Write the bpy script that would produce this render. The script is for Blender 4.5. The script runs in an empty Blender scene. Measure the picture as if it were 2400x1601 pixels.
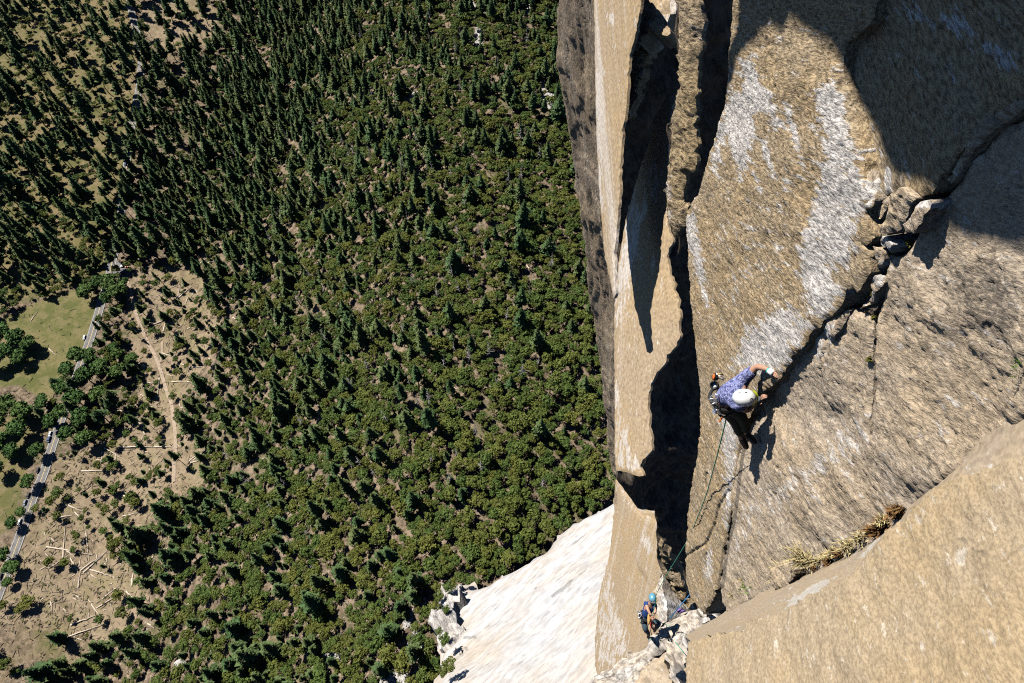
import bpy, bmesh, math, random, time
import numpy as np
from mathutils import Vector, Matrix, Quaternion
from mathutils.geometry import delaunay_2d_cdt
T0 = time.time()
SC = bpy.context.scene
COL = SC.collection

# ------------------------------------------------------------------ camera
DEP = math.radians(59.3)                     # the lens looks this far below the horizon
cam_data = bpy.data.cameras.new('camera'); cam_data.lens = 24.0; cam_data.sensor_width = 36.0
cam_data.clip_start = 0.05; cam_data.clip_end = 9000.0
cam = bpy.data.objects.new('camera', cam_data); COL.objects.link(cam)
cam.rotation_euler = (math.pi / 2 - DEP, 0, 0)
SC.camera = cam
CF = np.array([0, math.cos(DEP), -math.sin(DEP)]); CU = np.array([0, math.sin(DEP), math.cos(DEP)])

# ------------------------------------------------------------------ sun and sky
LIGHT = np.array([.53, -.38, -.755]); LIGHT = LIGHT / np.linalg.norm(LIGHT)
ELEV = math.asin(-LIGHT[2])
sun_data = bpy.data.lights.new('sun', 'SUN'); sun_data.energy = 5.0; sun_data.angle = math.radians(.53)
sun_data.color = (1.0, .955, .895)
sun = bpy.data.objects.new('sun', sun_data); COL.objects.link(sun)
sun.rotation_euler = Vector(LIGHT).to_track_quat('-Z', 'Y').to_euler()
world = bpy.data.worlds.new('World'); SC.world = world; world.use_nodes = True
wn = world.node_tree; wn.nodes.clear()
sky = wn.nodes.new('ShaderNodeTexSky'); sky.sky_type = 'NISHITA'; sky.sun_disc = False
sky.sun_elevation = ELEV; sky.sun_rotation = math.atan2(-LIGHT[0], -LIGHT[1]); sky.altitude = 1800; sky.air_density = .5; sky.dust_density = .0; sky.ozone_density = 8.0
bgn = wn.nodes.new('ShaderNodeBackground'); bgn.inputs[1].default_value = .055
wo = wn.nodes.new('ShaderNodeOutputWorld')
wn.links.new(sky.outputs[0], bgn.inputs[0]); wn.links.new(bgn.outputs[0], wo.inputs[0])
SC.view_settings.view_transform = 'Standard'; SC.view_settings.look = 'None'
SC.view_settings.exposure = 1.0; SC.view_settings.gamma = 1.0
SC.view_settings.use_curve_mapping = False
SC.cycles.max_bounces = 4; SC.cycles.diffuse_bounces = 0; SC.cycles.transparent_max_bounces = 4
SC.cycles.use_denoising = False; SC.cycles.filter_width = 1.1

# ------------------------------------------------------------------ sight lines and maths
def ray(x, y):
    """direction towards a point of the view; times t it lies t metres deep"""
    x = np.asarray(x, float); y = np.asarray(y, float)
    u = (x - 1200) / 1600; v = (800.5 - y) / 1600
    return CF + u[..., None] * np.array([1., 0, 0]) + v[..., None] * CU
def at(x, y, t): return ray(x, y) * t
def pix(p):
    p = np.asarray(p, float); d = p @ CF
    return 1200 + 1600 * p[..., 0] / d, 800.5 - 1600 * (p @ CU) / d
def unit(v):
    v = np.asarray(v, float); return v / np.linalg.norm(v)
class Plane:
    def __init__(s, n, anchor, off=0.):
        s.n = unit(n); p = at(*anchor)
        if s.n @ p > 0: s.n = -s.n
        s.c = float(s.n @ p) + off
    def hit(s, x, y):
        d = ray(x, y); return d * (s.c / (d @ s.n))[..., None]
    def shift(s, off):
        q = Plane.__new__(Plane); q.n = s.n; q.c = s.c + off; return q
def _h(ix, iy, seed):
    h = (ix.astype(np.int64) * 374761393 + iy.astype(np.int64) * 668265263 + seed * 2246822519) & 0xFFFFFFFF
    h = ((h ^ (h >> 13)) * 1274126177) & 0xFFFFFFFF
    return ((h ^ (h >> 16)) & 0xFFFFFF) / float(0xFFFFFF)
def noise2(x, y, seed=0):
    """gradient noise, about -1..1"""
    x = np.asarray(x, float); y = np.asarray(y, float)
    ix = np.floor(x); iy = np.floor(y); fx = x - ix; fy = y - iy
    sx = fx * fx * fx * (fx * (fx * 6 - 15) + 10); sy = fy * fy * fy * (fy * (fy * 6 - 15) + 10)
    def g(a, b):
        ang = _h(ix + a, iy + b, seed) * 2 * math.pi
        return np.cos(ang) * (fx - a) + np.sin(ang) * (fy - b)
    a = g(0, 0) + sx * (g(1, 0) - g(0, 0)); b = g(0, 1) + sx * (g(1, 1) - g(0, 1))
    return (a + sy * (b - a)) * 1.5
def fbm(x, y, seed=0, octv=4, gain=.5):
    s = 0; a = 1.; f = 1.
    for k in range(octv):
        s = s + a * noise2(x * f + 17.3 * k, y * f - 9.1 * k, seed + k * 7); a *= gain; f *= 2.03
    return s
def smooth(x, a, b):
    t = np.clip((np.asarray(x, float) - a) / (b - a), 0, 1); return t * t * (3 - 2 * t)
def inside(px, py, poly):
    poly = np.asarray(poly, float); r = np.zeros(np.shape(px), bool); n = len(poly)
    for i in range(n):
        x1, y1 = poly[i]; x2, y2 = poly[(i + 1) % n]
        if y1 == y2: continue
        c = ((y1 > py) != (y2 > py)) & (px < (x2 - x1) * (py - y1) / (y2 - y1) + x1); r ^= c
    return r
def edge_dist(px, py, poly):
    poly = np.asarray(poly, float); best = np.full(np.shape(px), 1e18); n = len(poly)
    for i in range(n):
        a = poly[i]; b = poly[(i + 1) % n]; ab = b - a; l2 = ab @ ab + 1e-12
        k = np.clip(((px - a[0]) * ab[0] + (py - a[1]) * ab[1]) / l2, 0, 1)
        d = (px - a[0] - k * ab[0]) ** 2 + (py - a[1] - k * ab[1]) ** 2
        best = np.minimum(best, d)
    return np.sqrt(best)

# ------------------------------------------------------------------ object helpers
def put(o, parent=None, label=None, cat=None, group=None, kind=None):
    if o.name not in COL.objects: COL.objects.link(o)
    if parent is not None: o.parent = parent
    if label: o['label'] = label
    if cat: o['category'] = cat
    if group: o['group'] = group
    if kind: o['kind'] = kind
    return o
def mesh_from(name, verts, faces, mats=(), smooth_on=False):
    m = bpy.data.meshes.new(name); m.from_pydata([tuple(v) for v in verts], [], [tuple(f) for f in faces])
    for k in mats: m.materials.append(k)
    if smooth_on: m.polygons.foreach_set('use_smooth', [True] * len(m.polygons))
    m.update(); return m
def fast_mesh(name, V, T, mats=(), smooth_on=False):
    """triangles / quads in one integer array"""
    V = np.asarray(V, np.float32); T = np.asarray(T, np.int32); k = T.shape[1]
    m = bpy.data.meshes.new(name); m.vertices.add(len(V)); m.vertices.foreach_set('co', V.ravel())
    m.loops.add(T.size); m.loops.foreach_set('vertex_index', T.ravel())
    m.polygons.add(len(T)); m.polygons.foreach_set('loop_start', np.arange(0, T.size, k, dtype=np.int32))
    m.polygons.foreach_set('use_smooth', np.full(len(T), smooth_on))
    for q in mats: m.materials.append(q)
    m.update(calc_edges=True); m.validate(); return m
def empty(name, loc=(0, 0, 0)):
    o = bpy.data.objects.new(name, None); o.location = loc; o.empty_display_size = .1; return o
def tube_mesh(name, pts, radii, mat, seg=8, cap=True):
    pts = [np.asarray(p, float) for p in pts]; n = len(pts)
    if np.isscalar(radii): radii = [radii] * n
    V = []; Fc = []; prev = None
    for i in range(n):
        d = unit(pts[min(i + 1, n - 1)] - pts[max(i - 1, 0)])
        a = prev if prev is not None else (np.array([0, 0, 1.]) if abs(d[2]) < .9 else np.array([1., 0, 0]))
        a = unit(a - d * (a @ d)); b = np.cross(d, a); prev = a
        for k in range(seg):
            w = 2 * math.pi * k / seg; V.append(pts[i] + radii[i] * (math.cos(w) * a + math.sin(w) * b))
    for i in range(n - 1):
        for k in range(seg):
            k2 = (k + 1) % seg; Fc.append((i * seg + k, i * seg + k2, (i + 1) * seg + k2, (i + 1) * seg + k))
    if cap: Fc.append(tuple(reversed(range(seg)))); Fc.append(tuple((n - 1) * seg + k for k in range(seg)))
    return mesh_from(name, V, Fc, [mat], True)
def spline(pts, n=8):
    p = [np.asarray(q, float) for q in pts]; p = [2 * p[0] - p[1]] + p + [2 * p[-1] - p[-2]]; out = []
    for i in range(1, len(p) - 2):
        for k in range(n):
            t = k / n; a, b, c, d = p[i - 1:i + 3]
            out.append(.5 * (2 * b + (c - a) * t + (2 * a - 5 * b + 4 * c - d) * t * t + (3 * b - a - 3 * c + d) * t ** 3))
    out.append(p[-2]); return out

# ------------------------------------------------------------------ materials
class NT:
    def __init__(s, name):
        s.m = bpy.data.materials.new(name); s.m.use_nodes = True; s.t = s.m.node_tree
        s.bsdf = s.t.nodes['Principled BSDF']; s.out = s.t.nodes['Material Output']
    def n(s, kind, **kw):
        q = s.t.nodes.new(kind)
        for k, v in kw.items():
            if k.startswith('_'): setattr(q, k[1:], v)
        return q
    def l(s, a, b): s.t.links.new(a, b)
    def val(s, sock, v):
        if hasattr(v, 'is_linked') or isinstance(v, bpy.types.NodeSocket): s.l(v, sock)
        else: sock.default_value = v
    def noise(s, vec, scale, detail=4, rough=.55, dim='3D', dist=0.):
        q = s.t.nodes.new('ShaderNodeTexNoise'); q.noise_dimensions = dim
        if vec is not None: s.l(vec, q.inputs['Vector'])
        q.inputs['Scale'].default_value = scale; q.inputs['Detail'].default_value = detail
        q.inputs['Roughness'].default_value = rough; q.inputs['Distortion'].default_value = dist
        return q.outputs['Fac']
    def math(s, op, a, b=0., c=0., clamp=False):
        q = s.t.nodes.new('ShaderNodeMath'); q.operation = op; q.use_clamp = clamp
        for i, v in enumerate((a, b, c)): s.val(q.inputs[i], v)
        return q.outputs[0]
    def step(s, x, a, b):
        q = s.t.nodes.new('ShaderNodeMapRange'); q.interpolation_type = 'SMOOTHSTEP'
        s.val(q.inputs[0], x); q.inputs[1].default_value = a; q.inputs[2].default_value = b
        return q.outputs[0]
    def mix(s, f, a, b, mode='MIX'):
        q = s.t.nodes.new('ShaderNodeMix'); q.data_type = 'RGBA'; q.blend_type = mode
        s.val(q.inputs[0], f); s.val(q.inputs[6], a); s.val(q.inputs[7], b); return q.outputs[2]
    def attr(s, name):
        q = s.t.nodes.new('ShaderNodeAttribute'); q.attribute_name = name; return q
    def mapping(s, vec, scale=(1, 1, 1), loc=(0, 0, 0), rot=(0, 0, 0)):
        q = s.t.nodes.new('ShaderNodeMapping'); s.l(vec, q.inputs[0])
        q.inputs['Location'].default_value = loc; q.inputs['Rotation'].default_value = rot; q.inputs['Scale'].default_value = scale
        return q.outputs[0]
    def bump(s, h, strength, dist):
        q = s.t.nodes.new('ShaderNodeBump'); q.inputs['Strength'].default_value = strength
        q.inputs['Distance'].default_value = dist; s.l(h, q.inputs['Height']); return q.outputs[0]
def C(r, g, b): return (r, g, b, 1.)
def plain(name, col, rough=.7, metal=0., spec=.3, vary=.12, scale=30.):
    k = NT(name); tc = k.n('ShaderNodeTexCoord').outputs['Object']
    f = k.noise(tc, scale, 3)
    lo = C(*[c * (1 - vary) for c in col]); hi = C(*[min(1, c * (1 + vary)) for c in col])
    k.l(k.mix(k.step(f, .3, .7), lo, hi), k.bsdf.inputs['Base Color'])
    k.bsdf.inputs['Roughness'].default_value = rough; k.bsdf.inputs['Metallic'].default_value = metal
    k.bsdf.inputs['Specular IOR Level'].default_value = spec
    return k.m
def rock(name, base, warm, pale, dark, big=1.2, fine=22., aniso=.35, speck=.5, palespeck=.5, bump=.6, bdist=.012, lichen=.5, streak=0., con=.5, fan=.55):
    """granite: mottled base, weathered warm film, pale scars (attribute stain), black lichen and painted crack shade (attribute dark)"""
    k = NT(name); uv = k.attr('puv').outputs['Vector']
    st = k.attr('stain').outputs['Fac']; dk = k.attr('dark').outputs['Fac']
    an = k.mapping(uv, (1., aniso, 1.))
    b1 = k.noise(uv, big, 5, .6); f1 = k.noise(an, fine, 3, .6); f2 = k.noise(k.mapping(uv, (1., aniso * .55, 1.)), fine * .26, 6, .68)
    def cells(scale, loc, r):
        q = k.n('ShaderNodeTexVoronoi'); k.l(k.mapping(an, (1, 1, 1), loc), q.inputs['Vector']); q.inputs['Scale'].default_value = scale; q.inputs['Randomness'].default_value = 1.
        return k.step(q.outputs['Distance'], r, r * .55)
    grain = k.noise(uv, fine * 4.2, 2, .7)
    col = k.mix(k.step(b1, .35, .65), base, warm)
    if streak:
        sv = k.mapping(uv, (1., streak, 1.), (3.1, 0, 0)); s1 = k.noise(sv, big * 3.2, 5, .62)
        col = k.mix(k.math('MULTIPLY', k.step(s1, .5, .68), .75), col, pale)
        s2 = k.noise(k.mapping(uv, (1., streak, 1.), (8.7, 0, 0)), big * 4.4, 4, .6)
        col = k.mix(k.math('MULTIPLY', k.step(s2, .55, .72), .3), col, warm)
    # pale scars, their rim broken up by noise
    rim = k.math('ADD', st, k.math('MULTIPLY', k.math('SUBTRACT', f2, .5), 4.2))
    rim = k.math('ADD', rim, k.math('MULTIPLY', k.math('SUBTRACT', f1, .5), .9))
    pk = k.step(rim, .40, .62)
    col = k.mix(k.math('MULTIPLY', pk, .92), col, k.mix(k.step(b1, .3, .7), pale, tuple(.84 * c for c in pale[:3]) + (1,)))
    # small pale crystals and dark pits
    sp = k.math('MULTIPLY', k.math('MULTIPLY', cells(fine * .55, (1.7, 3.3, 0), .22), k.step(f2, .47, .56)), palespeck); col = k.mix(sp, col, pale)
    pit = k.math('MULTIPLY', cells(fine * .62, (5, 9, 0), .34), k.step(k.noise(uv, big * 2.7, 5, .65), .42, .56))
    pit = k.math('MULTIPLY', k.math('MAXIMUM', pit, k.step(k.noise(k.mapping(an, (1, 1, 1), (7, 2, 0)), fine * .55, 5, .75), .585, .64)), speck)
    pit = k.math('MULTIPLY', pit, k.math('SUBTRACT', 1., k.math('MULTIPLY', pk, .8)))
    col = k.mix(pit, col, dark)
    lich_shade = k.math('ADD', dk, k.math('MULTIPLY', k.math('SUBTRACT', f1, .5), 1.6))
    col = k.mix(k.math('MULTIPLY', k.step(lich_shade, .45, .85), lichen), col, dark)
    col = k.mix(k.math('MULTIPLY', k.math('SUBTRACT', grain, .5), .55, clamp=True), col, pale)
    col = k.mix(k.math('MULTIPLY', k.math('SUBTRACT', .5, grain), .6, clamp=True), col, dark)
    f3 = k.noise(k.mapping(uv, (1, fan, 1), (2.3, 4.1, 0)), fine * .75, 4, .7)
    col = k.mix(1., col, k.mix(k.step(f3, .38, .6), C(1 - con, 1 - con * 1.02, 1 - con * 1.02), C(1 + con * .42, 1 + con * .42, 1 + con * .42)), 'MULTIPLY')
    k.l(col, k.bsdf.inputs['Base Color']); k.bsdf.inputs['Roughness'].default_value = .85
    k.bsdf.inputs['Specular IOR Level'].default_value = .2
    h = k.math('ADD', k.math('MULTIPLY', f1, 1.), k.math('MULTIPLY', f2, 1.3)); h = k.math('ADD', h, k.math('MULTIPLY', grain, .3))
    k.l(k.bump(h, bump, bdist), k.bsdf.inputs['Normal'])
    return k.m
# ================================================================== the cliff
M_SLAB = rock('weathered_granite', C(.325, .25, .155), C(.345, .25, .135), C(.54, .51, .47), C(.045, .04, .032), big=1.1, fine=46, aniso=.34, fan=.36, con=.5, speck=.7, palespeck=.40, bump=1., bdist=.016)
M_GREY = rock('grey_granite', C(.35, .285, .21), C(.38, .295, .195), C(.52, .48, .43), C(.05, .047, .042), big=.9, fine=46, aniso=.5, con=.30, speck=.48, palespeck=.35, bump=1., bdist=.014, lichen=.65)
M_NEAR = rock('golden_granite', C(.275, .215, .14), C(.28, .21, .122), C(.40, .35, .28), C(.095, .075, .053), big=.9, fine=60, aniso=.6, con=.26, fan=.6, speck=.28, palespeck=.4, bump=.5, bdist=.008)
M_BAND = rock('smooth_granite', C(.31, .25, .18), C(.33, .255, .165), C(.44, .41, .36), C(.16, .12, .08), big=1.5, fine=36, aniso=.5, con=.2, speck=.3, palespeck=.35, bump=.3, bdist=.005)
M_PILLAR = rock('pillar_granite', C(.29, .22, .14), C(.31, .225, .125), C(.45, .41, .36), C(.06, .05, .04), big=.5, fine=22, aniso=.5, con=.24, fan=.6, speck=.3, palespeck=.45, bump=.5, bdist=.02, streak=.03)
M_ROUGH = rock('rough_granite', C(.28, .215, .135), C(.29, .215, .115), C(.42, .365, .295), C(.03, .027, .022), big=.7, fine=20, aniso=.6, speck=.8, palespeck=.45, bump=1., bdist=.06)
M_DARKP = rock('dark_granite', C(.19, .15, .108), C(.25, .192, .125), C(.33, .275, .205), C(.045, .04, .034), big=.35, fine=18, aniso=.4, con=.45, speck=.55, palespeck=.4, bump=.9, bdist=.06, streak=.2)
M_SHADE = rock('shade_dark_granite', C(.07, .056, .042), C(.085, .064, .042), C(.13, .115, .095), C(.02, .019, .018), big=.6, fine=10, aniso=.5, speck=.6, palespeck=.3, bump=.8, bdist=.04)  # granite with the shade of the recesses put into its colour
M_LEDGE = rock('pale_ledge_granite', C(.33, .30, .265), C(.35, .295, .225), C(.45, .43, .40), C(.07, .062, .055), big=1.0, fine=11, aniso=.25, speck=.55, palespeck=.5, bump=.8, bdist=.04, streak=.15)
M_BLOCK = rock('block_granite', C(.32, .26, .19), C(.33, .255, .165), C(.50, .47, .43), C(.03, .03, .03), big=2.4, fine=26, aniso=.5, speck=.65, palespeck=.45, bump=1., bdist=.018, lichen=.9)
M_APRON = rock('white_granite', C(.335, .335, .332), C(.335, .29, .235), C(.405, .41, .415), C(.07, .066, .06), big=.02, fine=.7, aniso=.3, con=.17, fan=.25, speck=.28, palespeck=.3, bump=.45, bdist=.5, streak=.06)
M_BROKEN = rock('broken_white_granite', C(.36, .345, .325), C(.36, .32, .27), C(.45, .445, .435), C(.05, .05, .045), big=.03, fine=.6, aniso=.8, speck=.6, palespeck=.4, bump=1., bdist=1.2)

cliff = put(empty('cliff', (4, 6, -30)), label='sheer tan granite cliff of slabs, pillars and cracks above the valley', kind='structure')
CLIFF_INV = None
def to_parent(o, parent):
    o.parent = parent; o.matrix_parent_inverse = Matrix.Translation(-Vector(parent.location))

def displace(u, v, seed, amp, terr=1.1):
    """relief of a rock face in metres: swells, plates, grain"""
    a0, l0, a1, l1, a2, l2, an = amp
    st = 1. if an > .2 else .2
    d = a0 * fbm(u / l0, v / l0 * st, seed, 3) + a1 * fbm(u / l1, v / l1 * .6 * st, seed + 50, 3)
    g = fbm(u / l2, v / l2 * an, seed + 90, 3)
    tq = fbm(u / (l1 * 4), v / (l1 * 6), seed + 130, 4) * 3.2 + .35 * g; ft = np.floor(tq)
    return d + a2 * g + a1 * terr * (ft + smooth(tq - ft, .72, 1.))
def rock_piece(name, poly, plane, mat, spacing, amp, grain_px=(10, 14), thick=.6, rag=.012, ragl=.15, stains=(), darks=(), roundw=.05,
               roundd=.03, seed=1, bulge=None, label=None, parent=None, lift=None, pscale=1., terr=1.1):
    """a solid plate of rock: outline on its own plane, relief along the normal, a skirt going back into the cliff"""
    poly = np.asarray(poly, float); B = plane.hit(poly[:, 0], poly[:, 1]); n = plane.n
    c = poly.mean(0); g = plane.hit(np.array([c[0], c[0] + grain_px[0]]), np.array([c[1], c[1] + grain_px[1]]))
    e2 = unit(g[1] - g[0]); e1 = np.cross(e2, n); o = B.mean(0)
    b2 = np.stack([(B - o) @ e1, (B - o) @ e2], 1)
    # outline resampled and made ragged
    pts = []
    for i in range(len(b2)):
        a, b = b2[i], b2[(i + 1) % len(b2)]; L = np.linalg.norm(b - a); k = max(1, int(L / (spacing * 1.3)))
        for j in range(k): pts.append(a + (b - a) * j / k)
    pts = np.array(pts)
    pts[:, 0] += rag * fbm(pts[:, 0] / ragl, pts[:, 1] / ragl, seed + 11, 3) * 1.6
    pts[:, 1] += rag * fbm(pts[:, 0] / ragl + 40, pts[:, 1] / ragl, seed + 12, 3) * 1.6
    lo, hi = pts.min(0), pts.max(0)
    gx, gy = np.meshgrid(np.arange(lo[0], hi[0], spacing), np.arange(lo[1], hi[1], spacing))
    rng = np.random.default_rng(seed)
    gx = (gx + rng.uniform(-.3, .3, gx.shape) * spacing).ravel(); gy = (gy + rng.uniform(-.3, .3, gy.shape) * spacing).ravel()
    ok = inside(gx, gy, b2)
    gx, gy = gx[ok], gy[ok]; ed = edge_dist(gx, gy, b2); ok = ed > spacing * .55 + rag * 1.3
    gx, gy = gx[ok], gy[ok]
    allp = np.concatenate([pts, np.stack([gx, gy], 1)]); nb = len(pts)
    vc, _, fc, ov, _, _ = delaunay_2d_cdt([Vector(p) for p in allp], [], [list(range(nb))], 1, 1e-7)
    uv = np.array([(p.x, p.y) for p in vc]); T = np.array([f for f in fc if len(f) == 3], np.int32)
    u, v = uv[:, 0], uv[:, 1]
    ed = edge_dist(u, v, b2)
    d = displace(u, v, seed, amp, terr) - roundd * (1 - np.clip(ed / roundw, 0, 1)) ** 2
    if bulge is not None:
        flat = o + u[:, None] * e1 + v[:, None] * e2; qx, qy = pix(flat); d = d + bulge(u, v, qx, qy)
    P = o + u[:, None] * e1 + v[:, None] * e2 + d[:, None] * n
    # skirt
    E = np.concatenate([T[:, [0, 1]], T[:, [1, 2]], T[:, [2, 0]]]).astype(np.int64); N = len(P)
    bd = E[~np.isin(E[:, 0] * N + E[:, 1], E[:, 1] * N + E[:, 0])]
    rim = np.unique(bd); R_ = len(rim); m = np.zeros(N, np.int64); m[rim] = N + np.arange(R_)
    back = np.concatenate([P[rim], P[rim] - n * thick]); a, b = bd[:, 0], bd[:, 1]; ma, mb = m[a], m[b]
    Q = np.concatenate([np.stack([mb, ma, ma + R_], 1), np.stack([mb, ma + R_, mb + R_], 1)])
    nv = np.cross(P[T[0, 1]] - P[T[0, 0]], P[T[0, 2]] - P[T[0, 0]])
    F = np.concatenate([T, Q.astype(np.int32)])
    if nv @ n < 0: F = F[:, ::-1]
    V = np.concatenate([P, back])
    me = fast_mesh(name, V, F, [mat], True)
    uvo = rng.uniform(-50, 50, 2)
    pu = np.zeros((len(V), 3), np.float32); pu[:len(P), 0] = u * pscale + uvo[0]; pu[:len(P), 1] = v * pscale + uvo[1]
    rim = np.r_[rim, rim]; pu[len(P):] = pu[rim]; pu[len(P) + R_:, 2] = thick
    at_ = me.attributes.new('puv', 'FLOAT_VECTOR', 'POINT'); at_.data.foreach_set('vector', pu.ravel())
    qx, qy = pix(P)
    for nm, lst in (('stain', stains), ('dark', darks)):
        w = np.zeros(len(V), np.float32)
        for pl, soft, k in lst:
            pl = np.asarray(pl, float); s = np.where(inside(qx, qy, pl), 1., -1.) * edge_dist(qx, qy, pl)
            w[:len(P)] = np.maximum(w[:len(P)], k * smooth(s, -soft, soft))
        w[len(P):] = w[rim]
        at_ = me.attributes.new(nm, 'FLOAT', 'POINT'); at_.data.foreach_set('value', w)
    ob = bpy.data.objects.new(name, me); put(ob)
    to_parent(ob, parent or cliff)
    if label: ob['label'] = label
    return ob

NW = (-.98, -.12, -.08)
PS = Plane(NW, (1740, 935, 9.6))            # the climber's slab
PG = PS.shift(-.13)                          # the face right of the crack lies deeper
crack = [(2039, 46), (1978, 102), (1965, 148), (1978, 224), (1995, 286), (2008, 327), (2023, 383), (2041, 474), (2029, 500), (2037, 545), (2044, 561),
         (2040, 566), (2018, 571), (2036, 592), (2034, 640), (2003, 684), (1978, 673), (1967, 709), (1932, 750), (1906, 772), (1891, 800), (1847, 849), (1824, 884),
         (1795, 913), (1767, 941), (1750, 987), (1738, 1022), (1724, 1114), (1712, 1217), (1695, 1286), (1683, 1378), (1672, 1400)]
slab_left = [(1648, 1436), (1622, 1407), (1608, 1361), (1605, 1275), (1610, 1217), (1619, 1148), (1633, 1056), (1640, 999), (1636, 901), (1625, 815), (1619, 700),
             (1612, 620), (1605, 540), (1608, 500), (1632, 459), (1645, 418), (1660, 357), (1683, 281), (1698, 204), (1706, 102), (1714, 0), (1722, -140)]
patch_big = [(1905, 190), (1960, 205), (1985, 290), (2003, 357), (2035, 470), (2012, 520), (1992, 560), (2012, 590), (1985, 605), (1958, 610), (1950, 650), (1975, 690), (1930, 745), (1900, 750), (1880, 680), (1870, 600),
             (1888, 530), (1912, 460), (1925, 400), (1930, 330), (1915, 260)]
patch_low = [(1762, 765), (1800, 745), (1850, 712), (1900, 762), (1882, 800), (1840, 850), (1800, 885), (1760, 870), (1720, 855), (1745, 800)]
patch_top = [(1735, 150), (1765, 130), (1785, 190), (1805, 225), (1835, 285), (1820, 300), (1795, 262), (1775, 268), (1765, 330), (1750, 400), (1735, 420), (1722, 380), (1705, 320), (1690, 345), (1680, 425),
             (1668, 390), (1680, 320), (1700, 250), (1712, 225), (1735, 215)]
patch_a = [(1840, 255), (1855, 260), (1870, 310), (1880, 360), (1893, 390), (1885, 395), (1862, 350)]
patch_b = [(1780, 320), (1795, 330), (1815, 400), (1822, 420), (1808, 415), (1790, 370)]
patch_c = [(1765, 400), (1780, 420), (1790, 470), (1780, 465)]
strip_l = [(1604, 505), (1625, 500), (1640, 560), (1650, 640), (1662, 720), (1655, 725), (1640, 670), (1622, 600), (1608, 560)]
strip_l2 = [(1690, 980), (1725, 940), (1735, 1000), (1722, 1110), (1712, 1180), (1705, 1240), (1695, 1230), (1700, 1100), (1692, 1040)]
strip_l3 = [(1655, 1300), (1665, 1290), (1672, 1340), (1662, 1370), (1650, 1350)]
fine_amp = (.03, 1.5, .006, .11, .006, .032, .33)
def groove(lines, depth, w):
    def f(u, v, qx, qy):
        d = np.full(len(qx), 1e9)
        for ln in lines:
            for a, b in zip(ln[:-1], ln[1:]): d = np.minimum(d, edge_dist(qx, qy, [a, b]))
        return -depth * (1 - smooth(d, w * .4, w))
    return f
def line_poly(ln, w): return [(x + w, y) for x, y in ln] + [(x - w, y) for x, y in ln[::-1]]
low_crack = [(1752, 987), (1740, 1022), (1726, 1114), (1714, 1217), (1697, 1286), (1685, 1378)]  # painted dark rims stand in for the shade down this crack
s_lines = [[(1604, 1306), (1625, 1292), (1650, 1276), (1660, 1258), (1676, 1222), (1684, 1190), (1698, 1165), (1706, 1150)], [(1655, 1110), (1654, 1130), (1656, 1142)], [(1652, 1300), (1655, 1330)]]
rock_piece('rock_slab', crack + slab_left + [(2060, -140)], PS, M_SLAB, .024, fine_amp, grain_px=(12, 13), thick=.7, rag=.02, roundw=.06, roundd=.03,
           stains=[(patch_big, 26, 1), (patch_low, 30, 1), (patch_top, 18, 1.05), (patch_a, 12, .9), (patch_b, 12, .9), (patch_c, 10, .9), (strip_l, 9, .95), (strip_l2, 16, .85), (strip_l3, 12, .8), ([(1640, 560), (1900, 300), (1930, 420), (1860, 640), (1720, 740), (1650, 700)], 90, .16)],
           darks=[([(1640, 560), (1760, 520), (1850, 640), (1760, 720), (1650, 700)], 60, .35)] + [(line_poly(l, 1.6), 2., 1.6) for l in s_lines] + [(line_poly(low_crack, 4), 3, 1.5)], bulge=groove(s_lines, .035, 5), seed=3, label='tan rock slab with pale scars beside the climber')

def off(poly, dx, dy): return [(x + dx, y + dy) for x, y in poly]
sec = [(2052, 728), (2050, 790), (2046, 840), (2045, 900), (2041, 960), (2040, 1022)]
# face between the main crack and the thin upright crack
g1_top = [(1905, 800), (1930, 775), (1958, 742), (1985, 725), (2020, 735), (2046, 730)] + [(x - 4, y) for x, y in sec[1:]]
g1_left = [(1697, 1385), (1710, 1290), (1727, 1218), (1739, 1116), (1752, 1030), (1758, 992), (1777, 946), (1803, 918), (1832, 889), (1856, 855)]
amp_g = (.035, 1.3, .007, .12, .007, .034, .4)
# big right-hand face down to the corner
g2 = [(2060, 730), (2066, 700), (2070, 650), (2085, 600), (2130, 595), (2150, 560), (2168, 522), (2204, 474), (2232, 446), (2272, 380), (2342, 308), (2430, 243), (2560, 158), (2640, 600), (2560, 900), (2399, 985),
      (2347, 1015), (2290, 1060), (2232, 1115), (2180, 1160), (2100, 1245), (2060, 1280), (2002, 1315), (1910, 1350), (1864, 1375), (1790, 1398), (1720, 1440), (1700, 1412)]
g2 = g1_top + [(x + 3, y) for x, y in sec[::-1]] + g2 + g1_left
g_lines = [[(1968, 748), (1960, 775), (1952, 800), (1944, 825), (1934, 850), (1928, 870)]]
gg = groove(g_lines, .04, 5)
def g_lift(u, v, qx, qy):
    cx = np.interp(qy, [941, 987, 1022, 1114, 1217, 1286, 1378], [1767, 1750, 1738, 1724, 1712, 1695, 1683])
    return .10 * smooth(qy, 950, 1080) * (1 - smooth(qx - cx, 40, 420))
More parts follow.
